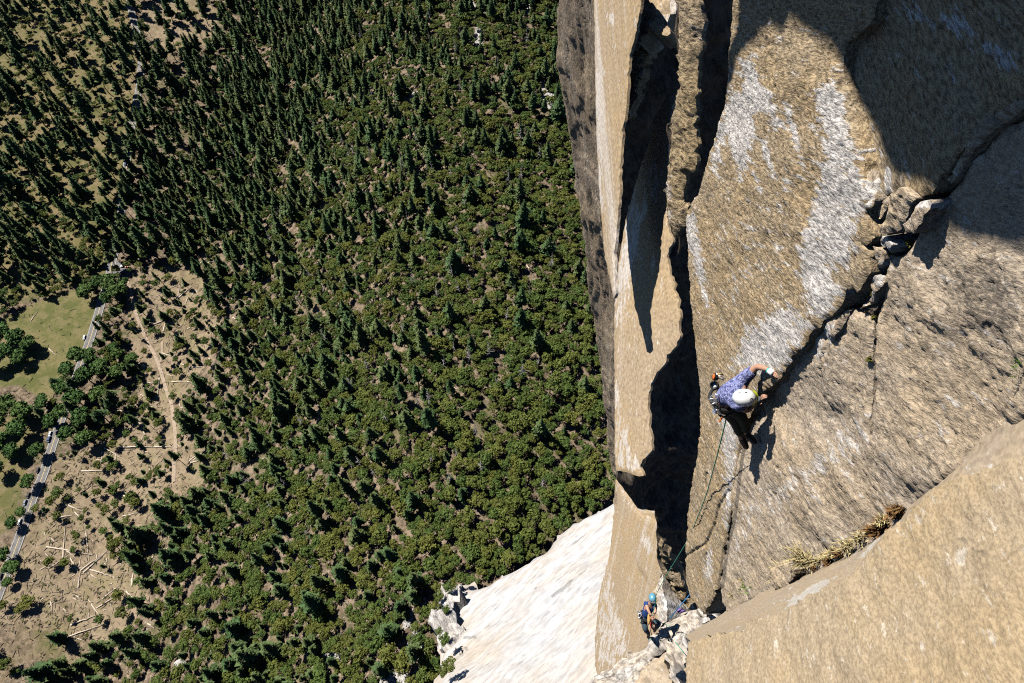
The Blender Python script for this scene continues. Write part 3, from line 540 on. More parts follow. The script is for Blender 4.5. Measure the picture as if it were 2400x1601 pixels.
def ground_material():
    k = NT('valley_ground'); tc = k.n('ShaderNodeTexCoord').outputs['Object']
    me = k.attr('meadow').outputs['Fac']; so = k.attr('soil').outputs['Fac']; sc = k.attr('scree').outputs['Fac']; gr = k.attr('grass').outputs['Fac']
    n1 = k.noise(tc, .035, 5, .6); n2 = k.noise(tc, .22, 5, .65); n3 = k.noise(tc, 1.1, 3, .6)
    floor = k.mix(k.step(n2, .35, .65), C(.085, .062, .042), C(.21, .16, .11))
    floor = k.mix(k.math('MULTIPLY', k.step(n1, .5, .62), .55), floor, C(.08, .08, .03))
    soil = k.mix(k.step(n2, .3, .7), C(.17, .132, .085), C(.245, .19, .125))
    soil = k.mix(k.math('MULTIPLY', k.step(n1, .48, .64), .6), soil, C(.16, .135, .065))
    dry = k.mix(k.step(n2, .35, .65), C(.165, .13, .068), C(.125, .105, .045))
    dry = k.mix(k.math('MULTIPLY', k.step(n1, .42, .6), .8), dry, C(.08, .085, .028))
    green = k.mix(k.step(n1, .4, .6), C(.085, .09, .03), C(.15, .128, .058))
    green = k.mix(k.math('MULTIPLY', k.step(n2, .5, .65), .5), green, C(.058, .075, .022))
    soil = k.mix(k.math('MULTIPLY', k.step(k.noise(tc, .09, 6, .7), .5, .6), .6), soil, C(.115, .085, .055)); soil = k.mix(k.math('MULTIPLY', k.step(k.noise(tc, .16, 6, .7), .54, .62), .5), soil, C(.10, .105, .04))
    dry = k.mix(k.math('MULTIPLY', k.step(k.noise(tc, .11, 6, .7), .5, .62), .55), dry, C(.22, .16, .10)); green = k.mix(k.math('MULTIPLY', k.step(k.noise(tc, .10, 6, .7), .47, .6), .6), green, C(.17, .14, .07))
    floor = k.mix(k.math('MULTIPLY', k.step(k.noise(tc, .35, 6, .72), .52, .6), .7), floor, C(.05, .045, .025)); floor = k.mix(k.math('MULTIPLY', k.step(k.noise(tc, .5, 6, .72), .58, .64), .7), floor, C(.26, .235, .20))
    rub = k.mix(k.step(n3, .35, .6), C(.19, .18, .165), C(.38, .36, .33))
    col = k.mix(k.step(k.math('ADD', gr, k.math('MULTIPLY', k.math('SUBTRACT', n1, .5), .8)), .35, .7), floor, dry)
    col = k.mix(k.step(k.math('ADD', so, k.math('MULTIPLY', k.math('SUBTRACT', n2, .5), .8)), .35, .65), col, soil)
    col = k.mix(k.step(k.math('ADD', me, k.math('MULTIPLY', k.math('SUBTRACT', n2, .5), .8)), .35, .65), col, green)
    col = k.mix(k.step(k.math('ADD', sc, k.math('MULTIPLY', k.math('SUBTRACT', n2, .5), 1.2)), .4, .55), col, rub)
    col = k.mix(k.math('MULTIPLY', k.step(n3, .6, .75), .35), col, C(.09, .07, .045))
    k.l(col, k.bsdf.inputs['Base Color']); k.bsdf.inputs['Roughness'].default_value = .95; k.bsdf.inputs['Specular IOR Level'].default_value = .1
    k.l(k.bump(k.math('ADD', n2, n3), .7, .8), k.bsdf.inputs['Normal']); return k.m
def build_ground():
    gx = np.unique(np.r_[np.linspace(-4000, -800, 12), np.arange(-780, 181, 5.), np.linspace(220, 2500, 10)])
    gy = np.unique(np.r_[np.linspace(-2500, -160, 10), np.arange(-140, 1001, 5.), np.linspace(1060, 5000, 14)])
    X, Y = np.meshgrid(gx, gy); Z = gz(X, Y); V = np.stack([X.ravel(), Y.ravel(), Z.ravel()], 1); nx = len(gx)
    i, j = np.meshgrid(np.arange(nx - 1), np.arange(len(gy) - 1)); b = (j * nx + i).ravel()
    me = fast_mesh('ground', V, np.stack([b, b + 1, b + nx + 1, b + nx], 1), [ground_material()], True)
    dep = V @ CF; ok = dep > 10; qx, qy = np.full(len(V), -9999.), np.full(len(V), -9999.); a, c = pix(V[ok]); qx[ok] = a; qy[ok] = c
    def w(name, lst):
        r = np.zeros(len(V))
        for pl, s, f in lst: r = np.maximum(r, f * soft_in(qx, qy, pl, s))
        me.attributes.new(name, 'FLOAT', 'POINT').data.foreach_set('value', r.astype(np.float32))
    w('meadow', [(meadow, 14, 1.), (meadow2, 20, .3)]); w('soil', [(clearing, 22, 1.), (clear2, 20, .9)])
    w('grass', [(grassland, 60, .9), (meadow2, 20, 1.), ([(-60, 1330), (100, 1420), (280, 1480), (250, 1640), (-60, 1640)], 40, .5)]); w('scree', [(p, s, 1.) for p, s in screes])
    put(bpy.data.objects.new('ground', me), label='forested valley floor rising to the foot of the cliff', kind='structure')
build_ground()

# ------------------------------------------------------------------ roads
M_ROAD = plain('asphalt', (.13, .125, .12), .9, vary=.18, scale=.6); M_LINE = plain('road_paint', (.42, .41, .38), .8, scale=2.); M_YEL = plain('yellow_road_paint', (.55, .42, .16), .8)
M_PATH = plain('path_dirt', (.27, .21, .15), .95, vary=.15, scale=.5)
def strip(name, px, width, lift, mat, shift=0., n=8, wob=0.):
    g = [ground1(*p) for p in px]; c = np.array(spline(g, n)); c[:, 2] = 0
    d = np.gradient(c, axis=0); nrm = np.stack([-d[:, 1], d[:, 0]], 1); nrm /= np.linalg.norm(nrm, axis=1)[:, None]
    L = np.arange(len(c)); wd = width * (1 + wob * noise2(L * .4, L * 0., 3))
    V = []
    for s in (-1, 1):
        q = c.copy(); q[:, :2] += nrm * (shift + s * wd / 2)[:, None] if np.ndim(wd) else nrm * (shift + s * wd / 2); V.append(q)
    zc = np.maximum(gz(V[0][:, 0], V[0][:, 1]), gz(V[1][:, 0], V[1][:, 1])) + lift
    for q in V: q[:, 2] = zc
    m = len(c); V = np.concatenate(V); i = np.arange(m - 1)
    return fast_mesh(name, V, np.stack([i, i + 1, m + i + 1, m + i], 1), [mat], True), c
road_px = [(300, -60), (306, 13), (322, 84), (331, 143), (326, 207), (314, 270), (303, 334), (298, 383), (296, 413), (288, 451), (283, 515), (274, 573), (262, 620), (253, 660), (230, 737), (210, 800), (188, 860), (163, 930), (128, 1030), (102, 1111), (76, 1172), (46, 1260), (15, 1343), (0, 1384), (-60, 1540)]
me, road_c = strip('road', road_px, 7.6, .35, M_ROAD, n=10)
road = put(bpy.data.objects.new('road', me), label='grey two lane valley road running along the meadow', kind='structure')
for sh, w, mt in ((-3.3, .25, M_LINE), (3.3, .25, M_LINE), (0., .3, M_YEL)):
    me, _ = strip('road_marking', road_px, w, .40, mt, sh, n=10); o = put(bpy.data.objects.new('road_marking', me)); o.parent = road
me, _ = strip('pullout', [(262, 622), (275, 632), (292, 640), (300, 646)], 13., .3, M_ROAD, n=6); put(bpy.data.objects.new('pullout', me), label='small paved turnout beside the valley road', kind='structure')
me, _ = strip('path', [(296, 650), (306, 680), (318, 730), (330, 765), (345, 800), (362, 830), (374, 860), (383, 890), (392, 920), (402, 945), (406, 975), (411, 1010), (412, 1050), (409, 1080), (408, 1130)], 2.7, .3, M_PATH, n=8, wob=.25); put(bpy.data.objects.new('path', me), label='pale dirt track curving through the clearing', kind='structure')
me, _ = strip('path', [(381, 800), (379, 830), (376, 850)], 1.8, .35, M_PATH, n=6, wob=.2); put(bpy.data.objects.new('path', me), label='faint side track joining the dirt track', kind='structure')

# ------------------------------------------------------------------ cars
def car_meshes():
    def box(x0, x1, y0, y1, z0, z1, tx=0., ty=0.):
        return [(x0, y0, z0), (x1, y0, z0), (x1, y1, z0), (x0, y1, z0), (x0 + tx, y0 + ty, z1), (x1 - tx, y0 + ty, z1), (x1 - tx, y1 - ty, z1), (x0 + tx, y1 - ty, z1)], [(0, 3, 2, 1), (4, 5, 6, 7), (0, 1, 5, 4), (1, 2, 6, 5), (2, 3, 7, 6), (3, 0, 4, 7)]
    def join(bs):
        V, Fc = [], []
        for v, f in bs: Fc += [tuple(i + len(V) for i in q) for q in f]; V += v
        return V, Fc
    body = join([box(-.93, .93, -2.3, 2.3, .35, .95, .05, .06), box(-.74, .74, -1.6, .95, 1.44, 1.52, .05, .05)])
    glass = join([box(-.86, .86, -1.95, 1.35, .94, 1.45, .12, .35)])
    wv, wf = [], []
    for s in (-1, 1):
        for k in range(12): wv.append((s * .11, .34 * math.cos(k * math.pi / 6), .34 * math.sin(k * math.pi / 6)))
    wf = [tuple(range(12))[::-1], tuple(range(12, 24))] + [(k, (k + 1) % 12, 12 + (k + 1) % 12, 12 + k) for k in range(12)]
    return body, glass, (wv, wf)
CARB, CARG, CARW = car_meshes()
M_GLASSC = plain('car_glass', (.02, .03, .04), .5, spec=.2); M_TYRE = plain('tyre_rubber', (.02, .02, .02), .9)
car_glass = mesh_from('window', *CARG, [M_GLASSC]); car_wheel = mesh_from('wheel', *CARW, [M_TYRE], False)
paints = {'white': plain('white_paint', (.5, .5, .5), .6, spec=.15), 'blue': plain('dark_blue_paint', (.02, .045, .11), .6, spec=.15), 'black': plain('black_paint', (.02, .02, .022), .6, spec=.15), 'grey': plain('grey_paint', (.16, .18, .21), .6, spec=.15), 'orange': plain('orange_paint', (.75, .22, .06), .4), 'silver': plain('silver_paint', (.5, .52, .54), .6, spec=.15), 'red': plain('red_paint', (.4, .03, .02), .6)}
bodies = {}
def road_dir(p):
    i = int(np.argmin(((road_c[:, :2] - p[:2]) ** 2).sum(1))); i = min(max(i, 1), len(road_c) - 2); d = road_c[i + 1] - road_c[i - 1]
    return math.atan2(d[1], d[0]) - math.pi / 2
def car(px, py, col, label, rot=None, side=None, s=1., group='cars along the valley road'):
    p = ground1(px, py); a = road_dir(p) if rot is None else rot
    r = empty('car', (p[0], p[1], gz(p[0], p[1]) + .36)); r.rotation_euler = (0, 0, a); r.scale = (.98 * s,) * 3
    put(r, label=label, cat='car', group=group)
    if col not in bodies: bodies[col] = mesh_from('body', *CARB, [paints[col]])
    put(bpy.data.objects.new('body', bodies[col]), r); put(bpy.data.objects.new('window', car_glass), r)
    for sx in (-.85, .85):
        for sy in (-1.4, 1.4):
            w = put(bpy.data.objects.new('wheel', car_wheel), r); w.location = (sx, sy, .34)
car(322, 127, 'white', 'white car on the far road near the top of the valley')
car(295, 386, 'blue', 'dark blue car on the road just above a white car')
car(297, 418, 'white', 'white car on the road below the dark blue car')
car(288, 640, 'grey', 'blue grey car parked across the paved turnout', rot=1.45)
car(289, 626, 'white', 'white pickup parked in the turnout beside an orange car', rot=1.5)
car(299, 627, 'orange', 'orange car at the back of the paved turnout', rot=1.5, s=.85)
car(199, 792, 'silver', 'silver car where the road meets the broadleaf grove')
car(181, 842, 'white', 'white car half hidden at the top of the grove')
car(168, 873, 'silver', 'silver van showing through the grove trees', s=1.15)
car(164, 896, 'silver', 'small car glinting among the grove trees below the van')
car(116, 1031, 'blue', 'dark blue car parked on the verge below the grove', s=1.15)
car(119, 1018, 'silver', 'silver car parked at the grove edge above a dark blue car')
car(90, 1103, 'black', 'black car parked on the verge between two round trees')
car(68, 1162, 'black', 'black and shaded car parked beside the lower road')
car(60, 1179, 'grey', 'grey car parked beside the lower road')
car(48, 1224, 'white', 'white car under the tree shade at the lower road')
car(3, 1352, 'black', 'black car at the left edge of the lower road')

# ------------------------------------------------------------------ tree kinds
def foliage(name, c1, c2, c3, scale=.35, bscale=1.):
    k = NT(name); g = k.n('ShaderNodeNewGeometry').outputs['Position']; oi = k.n('ShaderNodeObjectInfo').outputs['Random']
    n1 = k.noise(g, scale, 3, .6); col = k.mix(k.step(n1, .3, .7), c1, c2); col = k.mix(k.step(oi, .1, .95), col, c3)
    n2 = k.noise(g, .013, 2, .5); col = k.mix(k.math('MULTIPLY', k.step(n2, .4, .65), .35), col, c2)
    k.l(col, k.bsdf.inputs['Base Color']); k.bsdf.inputs['Roughness'].default_value = .75; k.bsdf.inputs['Specular IOR Level'].default_value = .15
    return k.m
M_PINE = foliage('pine_needles', C(.032, .064, .023), C(.056, .098, .031), C(.080, .104, .034))
M_OAK = foliage('oak_leaves', C(.044, .076, .018), C(.074, .110, .022), C(.104, .112, .022))
M_BROAD = foliage('grove_leaves', C(.035, .080, .020), C(.060, .115, .028), C(.075, .125, .03))
M_BARK = plain('bark', (.085, .06, .045), .95, vary=.3, scale=3.); M_DEAD = plain('bleached_wood', (.27, .25, .235), .9, vary=.2, scale=2.); M_LOG = plain('fallen_wood', (.42, .35, .27), .9, vary=.22, scale=.8)
def leaf(V, Fc, c, n, s, rng, asp=1.6):
    n = unit(n); a = unit(np.cross(n, rng.normal(size=3) + 1e-6)); b = np.cross(n, a); k = len(V)
    V += [c - a * s * asp, c + b * s * .8, c + a * s * asp, c - b * s * .8]; Fc.append((k, k + 1, k + 2, k + 3))
def pine_crown(seed, z0, R, power=.85, lev=40):
    rng = np.random.default_rng(seed); V, Fc = [], []; ph = rng.uniform(0, 6.28, 3)
    for i in range(lev):
        f = (i + rng.uniform(-.4, .4)) / lev; f = min(max(f, 0), .99); z = z0 + (1 - z0) * f; r = R * (1 - f) ** power * rng.uniform(.55, 1.2) + .006
        if f < .12: r *= .5 + f * 4
        nb = 8 if f < .7 else 6
        for k in range(nb):
            w = 2 * math.pi * (k + rng.uniform(-.5, .5)) / nb + i * 1.7; d = np.array([math.cos(w), math.sin(w), 0])
            rr = r * rng.uniform(.5, 1.15) * (1 + .25 * math.sin(2 * w + ph[0] + 5 * f) + .15 * math.sin(3 * w + ph[1] + 9 * f))
            sd = np.array([-d[1], d[0], 0]); dz = rr * rng.uniform(.0, .4); wd = rr * rng.uniform(.18, .32) + .004
            p0 = np.array([0, 0, z]); p1 = p0 + d * rr * .55 + np.array([0, 0, -dz * .3]); p2 = p0 + d * rr + np.array([0, 0, -dz]); j = len(V)
            tl = rng.uniform(-.5, .5) * wd * np.array([0, 0, 1.])
            V += [p0, p1 + sd * wd + tl, p2, p1 - sd * wd - tl]; Fc.append((j, j + 1, j + 2, j + 3))
            for s in (-1, 0, 1):
                leaf(V, Fc, p1 + d * rr * .25 * abs(s - .5) + sd * s * wd * .9 + np.array([0, 0, .005]), np.array([d[0] * .7, d[1] * .7, .7]) + rng.normal(size=3) * .5, .008 + rr * .12, rng)
    leaf(V, Fc, np.array([0, 0, 1.]), np.array([1., 0, 0]), .012, rng, 2.); return V, Fc
def dome_crown(seed, clumps=15, per=62, flat=.62, zc=.62, R=.5):
    rng = np.random.default_rng(seed); V, Fc = [], []
    for c in range(clumps):
        w = rng.uniform(0, 6.283) if c else 0; e = math.sqrt(rng.uniform(0, 1)) * (.74 if c else 0); h = (1 - e * e) ** .5
        ctr = np.array([math.cos(w) * e * R, math.sin(w) * e * R, zc + (h - .55) * R * flat * rng.uniform(.7, 1.15)]); rc = R * rng.uniform(.17, .38)
        for k in range(per):
            n = unit(rng.normal(size=3) + np.array([0, 0, .35])); p = ctr + n * rc * rng.uniform(.72, 1.04) * np.array([1, 1, .8])
            leaf(V, Fc, p, n + rng.normal(size=3) * .5, rc * rng.uniform(.20, .34), rng, 1.25)
    return V, Fc
def trunk_mesh(name, top, r0, mat, seg=6, bend=.01, seed=0, limbs=0, crown_r=.4):
    rng = np.random.default_rng(seed); pts = [np.array([rng.normal() * bend * k, rng.normal() * bend * k, top * k / 4]) for k in range(5)]
    V, Fc = [], []
    def tube(p, r):
        m = tube_mesh('tmp', p, r, mat, seg); b = len(V); V.extend([tuple(v.co) for v in m.vertices]); Fc.extend([tuple(i + b for i in f.vertices) for f in m.polygons]); bpy.data.meshes.remove(m)
    tube(pts, [r0 * (1 - .75 * k / 4) for k in range(5)])
    for q in range(limbs):
        w = q * 2.4 + rng.uniform(0, 1); z = top * rng.uniform(.4, .8); d = np.array([math.cos(w), math.sin(w), .7]) * crown_r * rng.uniform(.5, .85)
        tube([np.array([0, 0, z]), np.array([0, 0, z]) + d * .5, np.array([0, 0, z]) + d + np.array([0, 0, .05])], [r0 * .45, r0 * .3, r0 * .12])
    return V, Fc
KIND = {}
protos = bpy.data.collections.new('tree_prototypes')
def make_kind(kind, crowns, trunks, cmat, tmat):
    lst = []
    for i, (cv, tv) in enumerate(zip(crowns, trunks)):
        cm = mesh_from('crown', cv[0], cv[1], [cmat]); tm = mesh_from('trunk', tv[0], tv[1], [tmat])
        jm = mesh_from(kind, list(cv[0]) + list(tv[0]), list(cv[1]) + [tuple(a + len(cv[0]) for a in f) for f in tv[1]], [cmat, tmat])
        jm.polygons.foreach_set('material_index', [0] * len(cv[1]) + [1] * len(tv[1])); lst.append((cm, tm, jm))
    KIND[kind] = lst
make_kind('pine_tree', [pine_crown(1, .32, .125, .7), pine_crown(2, .42, .13, .55), pine_crown(3, .18, .15, .85), pine_crown(4, .12, .18, .95), pine_crown(5, .5, .12, .5, 30)],
          [trunk_mesh('t', .97, .0125, M_BARK, seed=k) for k in range(5)], M_PINE, M_BARK)
make_kind('oak_tree', [dome_crown(11, 22, 50), dome_crown(12, 17, 58, .55), dome_crown(13, 26, 46, .7), dome_crown(14, 14, 66, .8, .6), dome_crown(15, 24, 48, .5)],
          [trunk_mesh('t', .6, .03, M_BARK, seed=10 + k, limbs=5) for k in range(5)], M_OAK, M_BARK)
make_kind('broadleaf_tree', [dome_crown(21, 40, 58, .8, .62), dome_crown(22, 34, 62, .95, .6), dome_crown(23, 44, 54, .7, .64)], [trunk_mesh('t', .6, .03, M_BARK, seed=20 + k, limbs=6) for k in range(3)], M_BROAD, M_BARK)

rng = np.random.default_rng(42)
CON = ["6545888766", "6656887655", "7777877544", "8787786433", "6654786333", "3235786333", "1443786222", "0355664211", "0246653111", "0136653110", "3636653100"]
OAK = ["1000135777", "1001246888", "1101247888", "1112358999", "1211359999", "0211468999", "0412579999", "0202579999", "0113689999", "0013699999", "0014699999"]
def grid_val(G, x, y):
    A = np.array([[int(c) for c in r] for r in G], float); gx = np.clip((x - 75) / 150, 0, 8.999); gy = np.clip((y - 75) / 150, 0, 9.999)
    i = gx.astype(int); j = gy.astype(int); fx = gx - i; fy = gy - j
    return (A[j, i] * (1 - fx) * (1 - fy) + A[j, i + 1] * fx * (1 - fy) + A[j + 1, i] * (1 - fx) * fy + A[j + 1, i + 1] * fx * fy) / 9.
cliff_px = [(1420, -200), (1420, 0), (1420, 200), (1430, 420), (1440, 600), (1446, 800), (1448, 1000), (1448, 1168)] + [(x + 4, y + 7) for x, y in ap_edge[1:]] + [(2000, 1700), (2000, -200)]
def candidates(step, jit=.48):
    X, Y = np.meshgrid(np.arange(-760, 175, step), np.arange(-130, 960, step)); X = X.ravel() + rng.uniform(-jit, jit, X.size) * step; Y = Y.ravel() + rng.uniform(-jit, jit, Y.size) * step
    P = np.stack([X, Y, gz(X, Y)], 1); qx, qy = pix(P); ok = (qx > -70) & (qx < 1470) & (qy > -40) & (qy < 1760); P, qx, qy = P[ok], qx[ok], qy[ok]
    ok = ~inside(qx, qy, np.array(cliff_px)); return P[ok], qx[ok], qy[ok]
road_xy = road_c[:, :2]
path_c = np.array(spline([ground1(*p) for p in [(296, 650), (318, 730), (345, 800), (374, 860), (392, 920), (406, 975), (412, 1050), (408, 1130)]], 8))[:, :2]
def near_line(P, C_, d): return (((P[:, None, :2] - C_[None]) ** 2).sum(2).min(1)) < d * d
def open_ground(P, qx, qy): return soft_in(qx, qy, meadow, 6), soft_in(qx, qy, clearing, 10), soft_in(qx, qy, meadow2, 6), soft_in(qx, qy, clear2, 10)
taken = {}
def free(p, r):
    cx, cy = int(p[0] // 8), int(p[1] // 8)
    for i in range(cx - 2, cx + 3):
        for j in range(cy - 2, cy + 3):
            for (x, y, q) in taken.get((i, j), ()):
                if (x - p[0]) ** 2 + (y - p[1]) ** 2 < (r + q) ** 2: return False
    taken.setdefault((cx, cy), []).append((p[0], p[1], r)); return True
ITEMS = {'pine_tree': [], 'oak_tree': [], 'broadleaf_tree': []}
def add(kind, p, h, w, var=None, label=None, rot=None):
    ITEMS[kind].append((np.array(p), h, w, rng.integers(0, len(KIND[kind])) if var is None else var, label, rng.uniform(0, 6.28), rng.normal(0, .02), rng.normal(0, .02)))
# grove trees along the meadow
for (x, y, d, h) in [(212, 690, 16, 15), (236, 668, 13, 13), (268, 672, 17, 17), (290, 690, 18, 18), (262, 705, 14, 14), (300, 668, 12, 13), (18, 790, 19, 18), (52, 800, 18, 17), (84, 812, 15, 15), (25, 835, 18, 17), (58, 842, 15, 14), (0, 858, 16, 15), (198, 838, 16, 17), (228, 842, 15, 16), (290, 835, 12, 14), (318, 845, 12, 12), (172, 872, 15, 15), (250, 868, 17, 17), (290, 880, 16, 16), (215, 890, 17, 18), (155, 915, 14, 14), (190, 940, 17, 17), (160, 975, 16, 17),
                    (205, 985, 17, 17), (245, 930, 15, 15), (130, 990, 13, 13), (215, 1030, 15, 16), (170, 1020, 14, 14), (40, 955, 18, 18), (75, 970, 18, 18), (12, 990, 19, 18), (60, 1010, 17, 17), (20, 1040, 18, 18), (-10, 1010, 18, 18), (45, 1060, 14, 15), (100, 1060, 13, 13), (80, 1130, 12, 12), (8, 1100, 15, 15), (110, 950, 12, 12), (40, 1225, 10, 11), (22, 1300, 12, 12), (40, 1330, 12, 11), (28, 1362, 8, 8), (275, 820, 11, 12), (60, 1200, 9, 9), (110, 935, 10, 10)]:
    p = ground1(x, y + 6); taken.setdefault((int(p[0] // 8), int(p[1] // 8)), []).append((p[0], p[1], d * .3)); add('broadleaf_tree', p, h, d)
# trees standing out on open ground
for (kind, x, y, h, w, lab) in [('pine_tree', 244, 785, 20, 16, 'lone dark pine on the grass beside the road'), ('pine_tree', 325, 790, 17, 12, 'slim pine standing alone beside the dirt track'), ('oak_tree', 285, 1000, 11, 11, 'round brown tree alone in the log strewn clearing'), ('pine_tree', 395, 850, 17, 14, None), ('oak_tree', 74, 1415, 9, 13, 'largest round shrub tree on the tan flat near the road'), ('oak_tree', 16, 1420, 8, 8, None), ('oak_tree', 53, 1432, 6, 7, None),
                                ('pine_tree', 340, 700, 15, 14, None), ('pine_tree', 360, 1005, 22, 18, None), ('pine_tree', 428, 1085, 26, 22, 'broad pine beside the lower end of the dirt track')]:
    p = ground1(x, y); free(p, 3); add(kind, p, h, w, label=lab)
P, qx, qy = candidates(5.6); order = rng.permutation(len(P)); me_, cl_, m2_, c2_ = open_ground(P, qx, qy)
prob = .72 * grid_val(CON, qx, qy) ** 1.6; clump = .55 + .9 * smooth(noise2(P[:, 0] / 26, P[:, 1] / 26, 9), -.45, .4)
prob = prob * clump * (1 - me_) * (1 - .3 * cl_) * (1 - .97 * m2_) * (1 - .62 * soft_in(qx, qy, grassland, 60)) * (1 - .45 * smooth(qx + .25 * qy, 650, 1000)) * (1 - .85 * c2_)
prob[near_line(P, road_xy, 4.6)] = 0; prob[near_line(P, road_xy, 11.) & (qy < 640) & (prob > 0)] += .25; prob[near_line(P, path_c, 5.)] = 0
for i in order:
    if rng.uniform() > prob[i]: continue
    x, y = qx[i], qy[i]; big = smooth(-x - .25 * y, -900, -150)
    h = rng.uniform(11, 23) * rng.choice([.7, .9, 1., 1.15, 1.4]) + big * rng.uniform(2, 19)
    if cl_[i] > .5: h *= rng.uniform(.3, .75)
    elif rng.uniform() < .3: h *= rng.uniform(.45, .8)
    if not free(P[i], 1.5 + h * .04): continue
    v = rng.choice([0, 1, 4, 2]) if big > .5 else rng.choice([2, 3, 3, 0])
    add('pine_tree', P[i], h, h * rng.uniform(.9, 1.3) * (1.3 if h < 24 else 1.05), v)
P, qx, qy = candidates(3.5); order = rng.permutation(len(P)); me_, cl_, m2_, c2_ = open_ground(P, qx, qy)
prob = np.maximum(grid_val(OAK, qx, qy), .12 * grid_val(CON, qx, qy)) ** .8; clump = .45 + 1.0 * smooth(noise2(P[:, 0] / 17, P[:, 1] / 17, 19), -.6, .2)
prob = prob * clump * (1 - me_) * (1 - .68 * cl_) * (1 - .98 * m2_) * (1 - .9 * c2_)
for pl, s in screes: prob = prob * (1 - .95 * soft_in(qx, qy, pl, 6))
prob[near_line(P, road_xy, 7.)] = 0; prob[near_line(P, path_c, 4.)] = 0
x_all, y_all = qx, qy
for i in order:
    if rng.uniform() > prob[i]: continue
    w = 3.6 + 6.6 * rng.uniform() ** 1.3 + 3.0 * rng.uniform() * float(smooth(x_all[i] + .5 * y_all[i], 700, 1500))
    if not free(P[i], w * .235): continue
    add('oak_tree', P[i], w * rng.uniform(.8, 1.15), w)
print('trees', {k: len(v) for k, v in ITEMS.items()}, round(time.time() - T0, 1))
LAB = {'pine_tree': ('tall dark green pine standing among many in the valley forest', 'pine tree', 'pines of the valley forest'), 'oak_tree': ('round olive green oak crown in the dense slope woodland', 'oak tree', 'oaks of the slope woodland'), 'broadleaf_tree': ('bright green broadleaf tree in the grove beside the meadow', 'broadleaf tree', 'grove trees beside the meadow')}
def scatter_rest(name, kind, items, label):
    me = bpy.data.meshes.new(name); me.from_pydata([tuple(it[0]) for it in items], [], [])
    sc = np.array([(it[2], it[2], it[1]) for it in items], np.float32); rt = np.array([(it[6], it[7], it[5]) for it in items], np.float32); ix = np.array([it[3] for it in items], np.int32)
    me.attributes.new('tscale', 'FLOAT_VECTOR', 'POINT').data.foreach_set('vector', sc.ravel()); me.attributes.new('trot', 'FLOAT_VECTOR', 'POINT').data.foreach_set('vector', rt.ravel())
    me.attributes.new('tidx', 'INT', 'POINT').data.foreach_set('value', ix)
    coll = bpy.data.collections.new(kind + '_shapes')
    for q, (cm, tm, jm) in enumerate(KIND[kind]): coll.objects.link(bpy.data.objects.new('%s_shape_%d' % (kind, q), jm))
    ng = bpy.data.node_groups.new(name, 'GeometryNodeTree'); ng.interface.new_socket('Geometry', in_out='INPUT', socket_type='NodeSocketGeometry'); ng.interface.new_socket('Geometry', in_out='OUTPUT', socket_type='NodeSocketGeometry')
    N = ng.nodes; gi = N.new('NodeGroupInput'); go = N.new('NodeGroupOutput'); ip = N.new('GeometryNodeInstanceOnPoints'); ci = N.new('GeometryNodeCollectionInfo'); ci.inputs['Collection'].default_value = coll
    ci.inputs['Separate Children'].default_value = True; ci.inputs['Reset Children'].default_value = True; ip.inputs['Pick Instance'].default_value = True
    def na(nm, ty): q = N.new('GeometryNodeInputNamedAttribute'); q.data_type = ty; q.inputs['Name'].default_value = nm; return q.outputs['Attribute']
    er = N.new('FunctionNodeEulerToRotation'); Lk = ng.links.new
    Lk(gi.outputs[0], ip.inputs['Points']); Lk(ci.outputs[0], ip.inputs['Instance']); Lk(na('tidx', 'INT'), ip.inputs['Instance Index']); Lk(na('trot', 'FLOAT_VECTOR'), er.inputs[0]); Lk(er.outputs[0], ip.inputs['Rotation']); Lk(na('tscale', 'FLOAT_VECTOR'), ip.inputs['Scale']); Lk(ip.outputs[0], go.inputs[0])
    o = bpy.data.objects.new(name, me); md = o.modifiers.new('scatter', 'NODES'); md.node_group = ng
    put(o, label=label, cat='woodland', kind='stuff')
